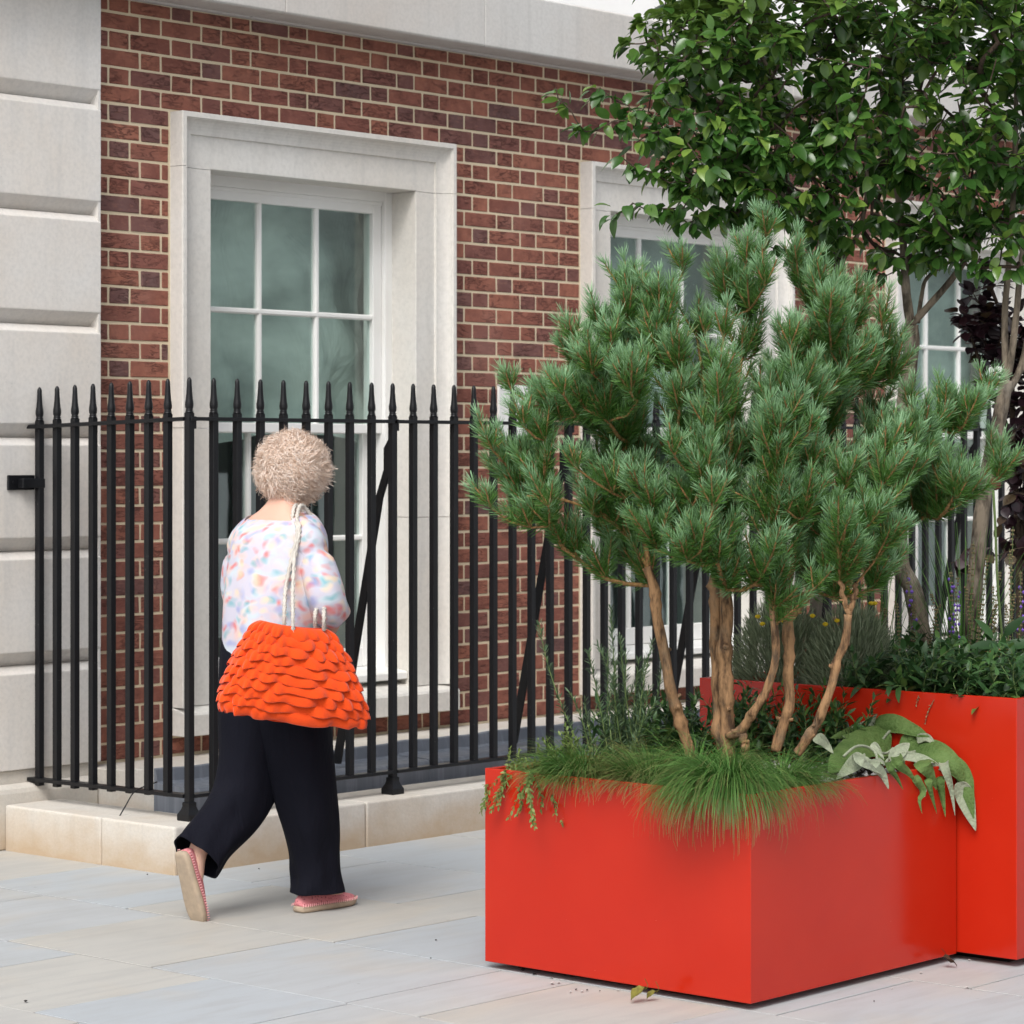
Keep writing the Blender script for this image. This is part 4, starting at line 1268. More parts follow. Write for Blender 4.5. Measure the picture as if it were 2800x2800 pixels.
def tuft(x, y, label, n=800, L=(0.16, 0.30), lean=(0, 0), spread=0.75, droop=1.0, r0=0.05, mat='grass', w=0.0012, group=None, cat='grass', name='grass_tuft', tipv=1.0, z=None):
    z = soil_at(x, y) if z is None else z
    e = empty(name, (x, y, z), label=label, cat=cat, group=group)
    a = rng.uniform(0, 2 * np.pi, n); rr_ = r0 * np.sqrt(rng.random(n))
    P0 = np.stack([x + rr_ * np.cos(a), y + rr_ * np.sin(a), np.full(n, z - 0.01)], 1)
    hd = np.stack([np.cos(a), np.sin(a)], 1) + np.array(lean) * 1.6 + rng.normal(0, 0.25, (n, 2))
    hd /= np.linalg.norm(hd, axis=1)[:, None] + 1e-6
    e0 = np.clip(rng.normal(1.20 - 0.25 * spread, 0.22, n), 0.3, 1.55)
    e1 = e0 - droop * rng.uniform(0.7, 1.5, n)
    Ln = rng.uniform(*L, n)
    k = 8
    side = np.stack([-hd[:, 1], hd[:, 0], np.zeros(n)], 1) + rng.normal(0, 0.25, (n, 3))
    side = norm(side)
    pts, tv = [], []
    c = P0.copy()
    for i in range(k + 1):
        t = i / k
        if i:
            el = e0 + (e1 - e0) * ((i - 0.5) / k) ** 1.2
            c = c + np.stack([hd[:, 0] * np.cos(el), hd[:, 1] * np.cos(el), np.sin(el)], 1) * (Ln / k)[:, None]
        if x < TX0:                             # blades bend over the rim and hang outside it
            low = c[:, 2] < 0.597
            xo = np.minimum(c[:, 0], LX0 - 0.005 - 0.25 * np.clip(0.597 - c[:, 2], 0, 0.05))
            c[:, 0] = np.where(low & (c[:, 0] < LX0 + 0.03) & (c[:, 1] > LY0), xo, c[:, 0])
            yo = np.minimum(c[:, 1], LY0 - 0.005 - 0.25 * np.clip(0.597 - c[:, 2], 0, 0.05))
            c[:, 1] = np.where(low & (c[:, 1] < LY0 + 0.03) & (c[:, 0] > LX0), yo, c[:, 1])
        ww = w * (1 - t * 0.75)
        pts.append(c - side * ww); pts.append(c + side * ww)
        tv += [t * tipv, t * tipv]
    V = np.stack(pts, 1)
    bi = (np.arange(n) * 2 * (k + 1))[:, None]
    F = np.concatenate([bi + np.array([[2 * i, 2 * i + 1, 2 * i + 3, 2 * i + 2]]) for i in range(k)], 0)
    Vf = V.reshape(-1, 3)
    me = npmesh('blades', Vf, F)
    float_attr(me, 'tip', np.tile(np.array(tv), n) * np.repeat(rng.uniform(0.6, 1.15, n), 2 * (k + 1)))
    link('blades', me, e, M[mat], kind='stuff')
    return e
GT = 'grass tufts in the low planter'
tuft(6.24, 5.27, 'green grass tuft beside the trailing creeper in the low planter', 2200, (0.10, 0.21), (-0.42, 0.0), 0.8, 1.35, 0.06, group=GT)
tuft(6.27, 5.05, 'olive brown grass tuft in the middle of the low planter edge', 1700, (0.10, 0.20), (-0.40, 0.05), 0.8, 1.25, 0.06, group=GT, tipv=1.35)
tuft(6.215, 4.71, 'long grass tuft hanging deep over the near corner of the low planter', 2600, (0.12, 0.33), (-0.50, 0.0), 0.8, 1.9, 0.04, group=GT)
tuft(6.47, 4.70, 'grass tuft arching over the shaded face of the low planter', 1700, (0.10, 0.20), (-0.05, -0.25), 0.8, 1.4, 0.05, group=GT)
tuft(6.42, 4.98, 'short grass tuft at the foot of the pine stems', 2200, (0.12, 0.24), (-0.2, -0.2), 0.8, 1.5, 0.08, group=GT)

def path_sprigs(paths, tmpl, gap, size, ang=(0.7, 1.1), face_up=0.6, taper=0.4, jit=0.25, droop=0.0, whorl=2, start=0.12):
    """leaves set along stems"""
    P, Y, Z, S = [], [], [], []
    for pth in paths:
        pth = np.asarray(pth)
        seg = np.linalg.norm(np.diff(pth, axis=0), axis=1); cum = np.concatenate([[0], np.cumsum(seg)]); tot = cum[-1]
        s = tot * start; a = random.uniform(0, 6)
        while s < tot:
            i = min(np.searchsorted(cum, s) - 1, len(pth) - 2); i = max(i, 0)
            t = (s - cum[i]) / (seg[i] + 1e-9)
            p = pth[i] * (1 - t) + pth[i + 1] * t
            d = norm(pth[i + 1] - pth[i])
            U, W = frames(d[None])
            fr = s / tot
            for q in range(whorl):
                aa = a + 2 * math.pi * q / whorl + random.gauss(0, jit)
                rad = U[0] * math.cos(aa) + W[0] * math.sin(aa)
                an = random.uniform(*ang) * (1 - 0.45 * fr)
                y = norm(d * math.cos(an) + rad * math.sin(an) + np.array([0, 0, -droop]))
                P.append(p); Y.append(y); Z.append(norm(d * 0.6 + np.array([0, 0, face_up]) + np.array([random.gauss(0, .2) for _ in range(3)])))
                S.append(random.uniform(*size) * (1 - taper * fr))
            a += math.pi / 2 if whorl == 2 else 2.4
            s += gap * random.uniform(0.7, 1.3)
    return stamp(tmpl, *map(np.array, (P, Y, Z)), np.array(S))

def bend(p0, d, L, sag=0.0, n=7, jit=0.02):
    d = norm(np.asarray(d, float)); o = np.array([random.gauss(0, jit) for _ in range(3)])
    return np.array([np.asarray(p0) + d * L * t + np.array([0, 0, -sag * L * t * t]) + o * math.sin(math.pi * t * 0.9) for t in np.linspace(0, 1, n)])

def plant(name, label, cat, paths, tmpl, gap, size, mat, stem_mat='greenstem', sr=0.002, group=None, **kw):
    base = np.mean([p[0] for p in paths], axis=0)
    e = empty(name, base, label=label, cat=cat, group=group)
    mb = MB()
    for p in paths: mb.tube(p, np.linspace(sr, sr * 0.4, len(p)), 5, cap=False)
    mb.build('stems', M[stem_mat], e, smooth=True)
    V, F = path_sprigs(paths, tmpl, gap, size, **kw)
    link('leaves', npmesh('leaves', V, F), e, M[mat], smooth=True, kind='stuff')
    return e
narrow = leaf_template(1, 0.15, 3, 0.2, 0.1, 1.0)
lance = leaf_template(1, 0.30, 4, 0.3, 0.25, 1.0)
oval = leaf_template(1, 0.42, 3, 0.3, 0.1, 1.0)
broad = leaf_template(1, 0.40, 5, 0.25, 0.3, 1.25)

# rosemary
ps = []
for k in range(20):
    bx, by = 6.50 + random.gauss(0, 0.05), 5.33 + random.gauss(0, 0.05)
    ps.append(bend((bx, by, 0.56), (random.gauss(0, 0.20), random.gauss(0, 0.20), 1), random.uniform(0.24, 0.50), 0.05, 9, 0.02))
ps[0] = bend((6.50, 5.35, 0.56), (-0.03, 0.02, 1), 0.50, 0, 9, 0.01)
plant('rosemary_bush', 'upright grey-green rosemary bush at the back of the low planter', 'shrub', ps, narrow, 0.0065, (0.022, 0.036), 'rosemary', 'greenstem', 0.0026, face_up=0.2, ang=(0.9, 1.35), taper=0.25, whorl=3, start=0.1)
# creeper over the left corner
ps = []
for k in range(46):
    bx, by = 6.19 + random.uniform(0, 0.10), 5.46 + random.uniform(-0.16, 0.06)
    if k < 14: ps.append(bend((bx, by, 0.585), (-0.8, random.gauss(-0.1, 0.45), 0.55), random.uniform(0.14, 0.25), 1.05, 10, 0.015))
    else: ps.append(bend((bx, by, 0.57), (random.gauss(-0.1, 0.5), random.gauss(-0.1, 0.5), 0.6), random.uniform(0.08, 0.17), 0.3, 8, 0.015))
for k in range(26):
    ps.append(bend((6.30 + random.gauss(0, .04), 5.36 + random.gauss(0, .06), 0.57), (random.gauss(-.2, .3), random.gauss(0, .3), 1), random.uniform(0.10, 0.2), 0.2, 8, 0.01))
for p in ps:
    lo = (p[:, 2] < 0.6) & (p[:, 0] < LX0 + 0.03)
    p[:, 0] = np.where(lo & (p[:, 2] < 0.585), np.minimum(p[:, 0], LX0 - 0.008), p[:, 0])
    p[:, 2] = np.where((p[:, 0] > LX0 - 0.006) & (p[:, 0] < LX0 + 0.02), np.maximum(p[:, 2], 0.602), p[:, 2])
plant('creeping_plant', 'small-leaved light green creeper trailing over the planter back corner', 'plant', ps, oval, 0.011, (0.014, 0.024), 'creeper', 'creeper', 0.0011, face_up=0.8, taper=0.2)
# dark leafy plants behind the stems
GD = 'dark leafy plants behind the pine stems'
for i, (bx, by, lab) in enumerate(((6.80, 5.32, 'dark green leafy plant behind the thick double pine stem'), (7.02, 5.22, 'dark green leafy plant between the pine and the tall planter'), (7.06, 4.98, 'dark green leafy plant behind the slanting right pine stem'), (6.66, 5.40, 'dark green leafy plant beside the rosemary'))):
    ps = [bend((bx + random.gauss(0, .05), by + random.gauss(0, .05), 0.56), (random.gauss(0, .35), random.gauss(0, .35), 1), random.uniform(0.12, 0.33), 0.2, 7) for _ in range(46)]
    for p in ps: p[:, 0] = np.minimum(p[:, 0], 7.155); p[:, 1] = np.minimum(p[:, 1], 5.53)
    plant('leafy_plant', lab, 'plant', ps, lance, 0.020, (0.04, 0.068), 'darkleaf', 'greenstem', 0.002, GD, face_up=0.7)

# santolina mounds with yellow buttons
GS = 'grey-green santolina mounds'
def mound(x, y, r, h, n, label, flowers):
    z0 = 0.775
    e = empty('santolina_mound', (x, y, z0), label=label, cat='shrub', group=GS)
    u = rng.normal(0, 1, (n, 3)); u[:, 2] = np.abs(u[:, 2]); u = norm(u)
    s = rng.uniform(0.45, 1.0, n) ** 0.6
    P = np.array([x, y, z0]) + u * np.array([r, r, h]) * s[:, None]
    Y = norm(u + np.array([0, 0, 0.8]) + rng.normal(0, 0.3, (n, 3)))
    V, F = stamp(leaf_template(1, 0.085, 3, 0.2, 0.1, 1.0), P, Y, rng.normal(0, 1, (n, 3)), rng.uniform(0.025, 0.05, n))
    link('foliage', npmesh('foliage', V, F), e, M['santolina'], kind='stuff')
    mb = MB()
    for _ in range(60):
        d = norm(np.array([random.gauss(0, .6), random.gauss(0, .6), 1]))
        mb.tube([np.array([x, y, z0 - .02]), np.array([x, y, z0]) + d * np.array([r, r, h]) * 0.85], [0.002, 0.001], 4, cap=False)
    mb.build('stems', M['santolina'], e)
    for (px, py, d) in flowers:
        t = at(px, py, d)
        b = np.array([x, y, z0 + h * 0.5]) * 0.6 + t * 0.4; b[2] = min(b[2], t[2] - 0.05)
        MB().tube(interp([b, (b + t) / 2 + np.array([0.004, 0, 0]), t], 6), 0.0009, 5).build('flower_stalk', M['santolina'], e)
        rings = [[t + np.array([rr_ * math.cos(a), rr_ * math.sin(a), zz]) for a in np.linspace(0, 2 * math.pi, 9)[:-1]] for rr_, zz in ((0.003, -0.004), (0.0085, 0.0), (0.0095, 0.004), (0.006, 0.008), (0.001, 0.0095))]
        MB().loft(rings).build('flower', M['yellow'], e, smooth=True)
mound(7.36, 5.36, 0.165, 0.27, 5200, 'grey-green santolina mound behind the thick double pine stem', [(2072, 1688, 8.95), (2085, 1708, 8.9), (2124, 1690, 8.95), (2138, 1696, 8.95), (2148, 1672, 8.95), (2142, 1700, 8.93)])
mound(7.36, 5.08, 0.155, 0.26, 5200, 'grey-green santolina mound seen between the right pine stems', [(2222, 1686, 8.85), (2257, 1709, 8.8), (2289, 1699, 8.8), (2302, 1633, 8.9), (2315, 1612, 8.9), (2325, 1622, 8.9), (2349, 1630, 8.9), (2382, 1652, 8.9), (2392, 1652, 8.9)])

# sage plants along the tall planter
GA = 'dark green sage plants in the tall planter'
sage_spots = [(7.30, 4.92), (7.28, 4.76), (7.34, 4.62), (7.30, 4.48), (7.52, 4.46), (7.50, 4.64), (7.55, 4.85), (7.75, 4.50), (7.72, 4.70), (7.80, 4.90), (7.60, 5.05), (7.95, 4.62), (8.05, 4.80)]
for (bx, by) in sage_spots:
    ps = [bend((bx + random.gauss(0, .05), by + random.gauss(0, .05), 0.77), (random.gauss(-.05, .40), random.gauss(-.05, .40), 1), random.uniform(0.10, 0.27), 0.25, 7) for _ in range(20)]
    for p in ps:
        p[:, 1] = np.where(p[:, 2] < 0.82, np.maximum(p[:, 1], TY0 + 0.02), p[:, 1]); p[:, 0] = np.where(p[:, 2] < 0.82, np.maximum(p[:, 0], TX0 + 0.02), p[:, 0])
    plant('sage_plant', 'bushy dark green sage plant filling the tall planter below the trunks', 'plant', ps, broad, 0.026, (0.045, 0.085), 'darkleaf', 'greenstem', 0.0022, GA, face_up=0.8, droop=0.2)
# big drooping leaves near the right corner
bl = empty('large_leaf_sage', at(2735, 1800, 8.75), label='sage with large drooping leaves at the right corner of the tall planter', cat='plant')
bme = npmesh('leaf', *leaf_template(1, 0.36, 7, 0.22, 0.25, 1.15, 0.012)); bme.materials.append(M['darkleaf']); bme.polygons.foreach_set('use_smooth', [True] * len(bme.polygons))
for (px, py, d, yx, yz, s) in ((2730, 1795, 8.7, -0.05, -1.0, 0.095), (2735, 1765, 8.72, -0.9, 0.1, 0.085), (2740, 1770, 8.72, 0.9, 0.25, 0.095), (2765, 1820, 8.66, 0.5, -0.9, 0.095), (2715, 1745, 8.75, -0.5, 0.7, 0.07), (2745, 1740, 8.75, 0.6, 0.8, 0.075), (2690, 1830, 8.7, -0.6, -0.6, 0.07), (2640, 1815, 8.75, 0.1, -0.9, 0.065), (2600, 1840, 8.75, 0.6, -0.6, 0.075)):
    y = norm(RT * yx + UP * yz - FW * 0.35); z = norm(-FW * 0.7 + UP * 0.7)
    x = norm(np.cross(y, z)); z = np.cross(x, y); p_ = at(px, py, d)
    o = link('leaf', bme)
    o.rotation_euler = Matrix(((x[0], y[0], z[0]), (x[1], y[1], z[1]), (x[2], y[2], z[2]))).to_euler(); o.location = p_; o.scale = (s * 1.25,) * 3
    put(o, bl)
MB().tube(interp([at(2735, 1900, 8.76), at(2738, 1800, 8.74), at(2735, 1735, 8.75)], 8), [0.003] * 8, 6).build('stem', M['greenstem'], bl, smooth=True)
# flower spikes
GF = 'salvia flower spikes'
q = random.Random(5)
spots = [(2475, 1560), (2450, 1640), (2545, 1620), (2600, 1560), (2618, 1575), (2640, 1600), (2655, 1540), (2700, 1520), (2716, 1600), (2735, 1560), (2760, 1500), (2775, 1620), (2790, 1560), (2680, 1640), (2570, 1650), (2725, 1650), (2750, 1650), (2420, 1660), (2410, 1600), (2500, 1650), (2662, 1480), (2770, 1440)]
vio = {2475, 2600, 2618, 2790}
for (px, py) in spots:
    d = q.uniform(8.8, 9.3)
    t = at(px, py, d); b = at(px + q.uniform(-25, 25), 1800, d); b[2] = 0.79
    e = empty('salvia_spike', b, label=('violet salvia flower spike rising from the tall planter' if px in vio else 'brown-green seed spike rising from the tall planter'), cat='flower', group=GF + (' in bloom' if px in vio else ' gone to seed'))
    P = interp([b, (b + t) / 2 + np.array([q.gauss(0, .01), q.gauss(0, .01), 0]), t], 12)
    MB().tube(P, np.linspace(0.0016, 0.0008, 12), 5).build('stalk', M['greenstem'], e)
    mb = MB(); mf = MB()
    for i in range(16):
        s = 0.40 + 0.6 * i / 16
        c = P[min(11, int(s * 11))] * (1 - (s * 11) % 1) + P[min(11, int(s * 11) + 1)] * ((s * 11) % 1)
        for k in range(3):
            a = q.uniform(0, 6.28); rr_ = 0.0045
            o_ = c + np.array([math.cos(a) * rr_, math.sin(a) * rr_, 0])
            tgt = mf if (px in vio and i % 3 and q.random() < 0.5 and i < 14) else mb
            sz = 0.0058 if tgt is mf else 0.0036
            if tgt is mf: o_ = c + np.array([math.cos(a) * 0.009, math.sin(a) * 0.009, 0])
            tgt.add([o_ + sz * np.array(v) for v in ((1, 0, 0), (-1, 0, 0), (0, 1, 0), (0, -1, 0), (0, 0, 1.2), (0, 0, -1.2))], [(0, 2, 4), (2, 1, 4), (1, 3, 4), (3, 0, 4), (2, 0, 5), (1, 2, 5), (3, 1, 5), (0, 3, 5)])
    if mb.v: mb.build('seed_heads' if px not in vio else 'calyces', M['seed'], e, kind='stuff')
    if mf.v: mf.build('florets', M['violet'], e, kind='stuff')
tuft(7.92, 5.02, 'tall upright grass between the two tree trunks', 90, (0.35, 0.58), (0, 0), -0.8, 0.35, 0.06, w=0.0022, z=0.78, tipv=0.5)
tuft(7.70, 5.22, 'tall upright grass left of the forked trunk', 70, (0.30, 0.5), (-0.05, 0), -0.8, 0.4, 0.06, w=0.002, z=0.78, tipv=0.5)
# drumstick allium
al = empty('allium', at(2745, 1760, 9.05), label='single dark maroon drumstick allium on a tall green stalk', cat='flower')
MB().tube(interp([at(2745, 1790, 9.05), at(2728, 1600, 9.05), at(2722, 1450, 9.05), at(2716, 1340, 9.05)], 14), 0.0042, 8).build('stalk', M['greenstem'], al, smooth=True)
c = at(2722, 1322, 9.05)
MB().loft([[c + np.array([rr_ * math.cos(a), rr_ * math.sin(a), zz]) for a in np.linspace(0, 2 * math.pi, 13)[:-1]] for rr_, zz in ((0.004, -0.022), (0.016, -0.014), (0.019, 0.0), (0.016, 0.012), (0.008, 0.018), (0.001, 0.02))]).build('flower_head', M['maroon'], al, smooth=True)
# dried sprigs hanging over the tall planter rim
for k, (pts, lab) in enumerate((([(2625, 1905, 8.56), (2608, 1918, 8.55), (2590, 1945, 8.55), (2580, 1972, 8.55)], 'dry brown sprig hanging over the tall planter rim'), ([(2565, 1895, 8.57), (2556, 1906, 8.56), (2548, 1922, 8.56)], 'shorter dry sprig hanging over the tall planter rim'))):
    p = interp(PL(pts), 10)
    p[:, 0] = np.minimum(p[:, 0], TX0 - 0.006)
    plant('dry_sprig', lab, 'plant', [p], oval, 0.008, (0.008, 0.014), 'seed', 'seed', 0.0012, face_up=0.3)

# ------------------------------------------------------------------ felted phlomis with big two-sided leaves
ph = empty('felt_leaf_plant', (6.95, 4.66, 0.57), label='felted grey-green plant with big soft leaves flopping over the planter edge', cat='plant')
def onYp(px, py, Y):
    r = FW + RT * (px - 1400) / FPX + UP * (HOR - py) / FPX
    p = np.array([0, 0, CAMH]) + r * (Y / r[1])
    if p[0] > 7.158:
        p = np.array([0, 0, CAMH]) + r * (7.158 / r[0])
    return p
def big_leaf(pts, w, flip=False, curl=0.25, wave=0.02, seed=0, tip=1.0):
    """pts: zoom pixels (x, y, Y-plane); w: width in zoom pixels"""
    q = random.Random(seed)
    C = interp([onYp(2200 + x * .3106, 1900 + y * .3106, Y) for x, y, Y in pts], 13)
    W = w * .3106 / FPX * 8.3 * 0.5
    view = norm(np.array([0, 0, CAMH]) - C.mean(0))
    T = norm(np.gradient(C, axis=0))
    V = []
    k = 7
    for i in range(13):
        t = i / 12
        side = norm(np.cross(T[i], view + UP * 0.35))
        nrm = np.cross(side, T[i])
        if nrm @ view < 0: nrm = -nrm
        if flip: nrm = -nrm
        wid = W * (math.sin(math.pi * (0.08 + 0.92 * t) ** 0.68) ** 0.95 if t < 1 else 0.03) * (1 if t > 0 else 0.25)
        for j in range(k):
            s = -1 + 2 * j / (k - 1)
            cz = -curl * wid * s * s + wave * wid * math.sin(7 * t * tip + 2.2 * s + seed) * abs(s) + 0.10 * wid * (abs(s) < 0.05) * -1
            V.append(C[i] + side * s * wid + nrm * cz)
    n0 = len(V)
    V = np.array(V)
    F = [(i * k + j, i * k + j + 1, (i + 1) * k + j + 1, (i + 1) * k + j) for i in range(12) for j in range(k - 1)]
    # orient so that the upper face looks along nrm
    a, b, c_, d_ = (V[i] for i in F[len(F) // 2])
    fn = np.cross(b - a, c_ - a)
    if fn @ nrm < 0: F = [f[::-1] for f in F]
    # lower skin
    me0 = npmesh('t', V, np.array(F)); vn = np.array([v.normal[:] for v in me0.vertices]); bpy.data.meshes.remove(me0)
    V2 = V - vn * 0.0014
    F2 = [tuple(i + n0 for i in f[::-1]) for f in F]
    rim = [j for j in range(k)] + [i * k + k - 1 for i in range(1, 13)] + [12 * k + j for j in range(k - 2, -1, -1)] + [i * k for i in range(11, 0, -1)]
    FR = [(rim[i], rim[(i + 1) % len(rim)], rim[(i + 1) % len(rim)] + n0, rim[i] + n0) for i in range(len(rim))]
    me = npmesh('leaf', np.concatenate([V, V2]), np.array(F + F2 + FR))
    me.materials.append(M['phl_top']); me.materials.append(M['phl_under'])
    me.polygons.foreach_set('material_index', [0] * len(F) + [1] * (len(F2) + len(FR)))
    o = link('leaf', me, ph, smooth=True)
    return subsurf(o, 1)
LV = [([(760, 345, 4.86), (520, 420, 4.80), (330, 560, 4.70), (215, 690, 4.66)], 330, 0, .22, .10),
      ([(560, 300, 4.92), (400, 320, 4.90), (225, 380, 4.86)], 120, 0, .5, .15),
      ([(600, 240, 4.92), (800, 235, 4.88), (960, 300, 4.84), (1095, 370, 4.80)], 190, 0, .45, .15),
      ([(640, 330, 4.92), (590, 260, 4.92), (640, 165, 4.93)], 90, 1, .5, .2),
      ([(930, 430, 4.74), (1130, 490, 4.62), (1320, 630, 4.545), (1410, 790, 4.535)], 260, 0, .35, .12),
      ([(1240, 540, 4.62), (1380, 640, 4.55), (1440, 860, 4.53), (1490, 1090, 4.525)], 170, 0, .3, .14),
      ([(1330, 780, 4.548), (1400, 880, 4.545), (1450, 1030, 4.545), (1508, 1200, 4.54)], 180, 1, .3, .12),
      ([(530, 540, 4.62), (410, 640, 4.60), (275, 748, 4.595)], 150, 1, .35, .15),
      ([(760, 590, 4.66), (850, 490, 4.66), (925, 425, 4.66)], 130, 1, .4, .1),
      ([(630, 615, 4.60), (690, 690, 4.56), (740, 830, 4.545)], 150, 0, .4, .12),
      ([(760, 640, 4.62), (810, 720, 4.56), (868, 835, 4.55)], 80, 0, .6, .25),
      ([(830, 590, 4.62), (920, 680, 4.58), (985, 780, 4.55)], 120, 0, .55, .2),
      ([(985, 730, 4.57), (1050, 850, 4.55), (1010, 920, 4.548), (1035, 1045, 4.545)], 80, 0, .6, .3),
      ([(1060, 610, 4.62), (1110, 700, 4.57), (1160, 835, 4.55)], 190, 0, .3, .1),
      ([(1090, 750, 4.57), (1120, 880, 4.55), (1165, 1045, 4.545)], 80, 0, .7, .3),
      ([(1190, 740, 4.58), (1215, 900, 4.555), (1240, 1075, 4.55)], 100, 0, .5, .2),
      ([(1230, 640, 4.58), (1290, 830, 4.545), (1325, 1070, 4.54)], 95, 1, .5, .25),
      ([(95, 365, 4.84), (170, 430, 4.80), (255, 520, 4.74)], 110, 1, .4, .2),
      ([(990, 400, 4.80), (1080, 385, 4.78), (1150, 440, 4.76)], 95, 1, .5, .1),
      ([(490, 590, 4.62), (580, 640, 4.60), (680, 700, 4.58)], 110, 1, .4, .2),
      ([(800, 545, 4.66), (1000, 560, 4.62), (1140, 620, 4.58), (1250, 680, 4.56)], 100, 1, .4, .25),
      ([(700, 430, 4.80), (640, 500, 4.76), (690, 560, 4.72)], 110, 0, .4, .2),
      ([(940, 360, 4.78), (930, 430, 4.76), (925, 500, 4.74)], 60, 0, .6, .2),
      ([(590, 430, 4.72), (640, 480, 4.70), (700, 570, 4.68)], 70, 1, .5, .2),
      ([(350, 370, 4.84), (480, 340, 4.86), (600, 350, 4.88)], 90, 0, .5, .2),
      ([(860, 360, 4.84), (960, 430, 4.80), (1040, 520, 4.74)], 180, 0, .3, .12),
      ([(1400, 720, 4.58), (1440, 850, 4.55), (1470, 960, 4.545)], 90, 0, .4, .2),
      ([(820, 470, 4.74), (740, 520, 4.72), (660, 600, 4.68)], 90, 0, .4, .2)]
for i, (pts, w, fl, cu, wv) in enumerate(LV):
    # the widest leaves ride a little above the planter edge
    if 9 <= i <= 16 or i == 19:                  # these come up out of the plant, over the rim and down outside
        x0, y0 = pts[0][0], pts[0][1]
        pts = [(x0 - 30, y0 - 40, 4.68), (x0 - 8, y0 - 45, 4.60)] + [(x, y, min(Y, 4.553 - 0.004 * (i % 3))) for x, y, Y in pts]
    big_leaf([(x, y, Y) for x, y, Y in pts], w, bool(fl), cu, wv, i)
mb = MB()
for pts in ([(345, 540, 4.66), (450, 455, 4.68), (560, 460, 4.68), (630, 520, 4.66), (640, 620, 4.62)], [(900, 500, 4.70), (960, 540, 4.66), (990, 620, 4.60), (995, 730, 4.57)], [(700, 620, 4.66), (760, 545, 4.68), (860, 520, 4.70), (1020, 490, 4.74)],
            [(560, 620, 4.66), (700, 600, 4.70), (900, 560, 4.72)], [(420, 290, 4.90), (540, 235, 4.92), (600, 220, 4.92)], [(690, 390, 4.8), (750, 320, 4.84), (800, 330, 4.86)], [(640, 500, 4.7), (720, 515, 4.7), (780, 470, 4.7)]):
    mb.tube(interp([onYp(2200 + x * .3106, 1900 + y * .3106, Y) for x, y, Y in pts], 14), 0.0042, 7)
mb.build('stems', M['phl_under'], ph, smooth=True, kind='stuff')

# ================================================================== PERSON
def onY(px, py, Y):
    r = FW + RT * (px - 1400) / FPX + UP * (HOR - py) / FPX
    return np.array([0, 0, CAMH]) + r * (Y / r[1])

def skinmat():
    m = Mat('skin', 0.55, 0.35)
    m.color(m.mix(m.noise(m.pos(), 12, 3), (0.62, 0.36, 0.27), (0.70, 0.43, 0.33)))
    m.set(Subsurface_Weight=0.12)
    return m.m
M['skin'] = skinmat()
def blousemat():
    m = Mat('floral_blouse', 0.75, 0.2)
    p = m.pos((1.0, 1.0, 1.35))
    w = m.node('ShaderNodeTexNoise'); m.l.new(p, w.inputs['Vector']); w.inputs['Scale'].default_value = 10
    add = m.node('ShaderNodeMixRGB', blend_type='ADD'); add.inputs[0].default_value = 0.10
    m.l.new(p, add.inputs[1]); m.l.new(w.outputs['Color'], add.inputs[2])
    def spots(scale, th, soft, off):
        v = m.node('ShaderNodeTexVoronoi'); mp = m.node('ShaderNodeMapping'); mp.inputs['Location'].default_value = (off, off * 2, off * 3)
        m.l.new(add.outputs[0], mp.inputs['Vector']); m.l.new(mp.outputs[0], v.inputs['Vector']); v.inputs['Scale'].default_value = scale
        return m.ramp(v.outputs['Distance'], [(th - soft, 1.0), (th + soft, 0.0)])
    c = m.mix(m.noise(p, 9, 3), (0.66, 0.63, 0.70), (0.58, 0.57, 0.69))
    c = m.mix(m.math('MULTIPLY', spots(17, 0.42, 0.20, 0.0), 0.7), c, (0.60, 0.74, 0.80))
    c = m.mix(m.math('MULTIPLY', spots(13, 0.36, 0.18, 1.7), 0.75), c, (0.86, 0.58, 0.50))
    c = m.mix(m.math('MULTIPLY', spots(18, 0.26, 0.14, 3.1), 0.8), c, (0.76, 0.19, 0.17))
    c = m.mix(m.math('MULTIPLY', spots(17, 0.26, 0.14, 5.3), 0.75), c, (0.18, 0.46, 0.52))
    c = m.mix(m.math('MULTIPLY', spots(14, 0.26, 0.14, 7.9), 0.65), c, (0.30, 0.36, 0.66))
    c = m.mix(m.math('MULTIPLY', spots(16, 0.26, 0.14, 9.2), 0.75), c, (0.88, 0.70, 0.48))
    m.color(c)
    m.bump(m.noise(m.pos((1, 1, 0.4)), 18, 3), 0.008, 0.4)
    m.translucent(c, 0.15)
    return m.m
M['blouse'] = blousemat()
def trousermat():
    m = Mat('navy_trousers', 0.85, 0.12)
    m.color(m.mix(m.noise(m.pos(), 6, 3), (0.004, 0.0043, 0.0085), (0.0075, 0.008, 0.014)))
    m.bump(m.noise(m.pos((1, 1, 0.3)), 14, 4, 0.6, 0.5), 0.02, 0.5)
    return m.m
M['trousers'] = trousermat()
def hairmat():
    m = Mat('blonde_hair', 0.5, 0.4)
    m.color(m.ramp(m.rand(), [(0.0, (0.55, 0.38, 0.27)), (0.2, (0.74, 0.58, 0.46)), (0.6, (0.85, 0.73, 0.63)), (1.0, (0.93, 0.86, 0.80))]))
    m.translucent((0.75, 0.55, 0.42), 0.25)
    return m.m
M['hair'] = hairmat()
def shoemat():
    m = Mat('pink_shoe', 0.7, 0.25)
    p = m.pos((1, 1, 1))
    v = m.voro(m.pos(), 120)
    m.color(m.mix(m.ramp(v, [(0.22, 0.8), (0.32, 0.0)]), (0.66, 0.235, 0.255), (0.25, 0.06, 0.08)))
    m.bump(v, 0.003, 0.5)
    return m.m
M['shoe'] = shoemat()
M['sole'] = simple('crepe_sole', (0.46, 0.36, 0.26), 0.8, 0.2, (0.36, 0.29, 0.22), 40, 0.002)
M['stitch'] = simple('pink_thread', (0.80, 0.42, 0.42), 0.7, 0.2)

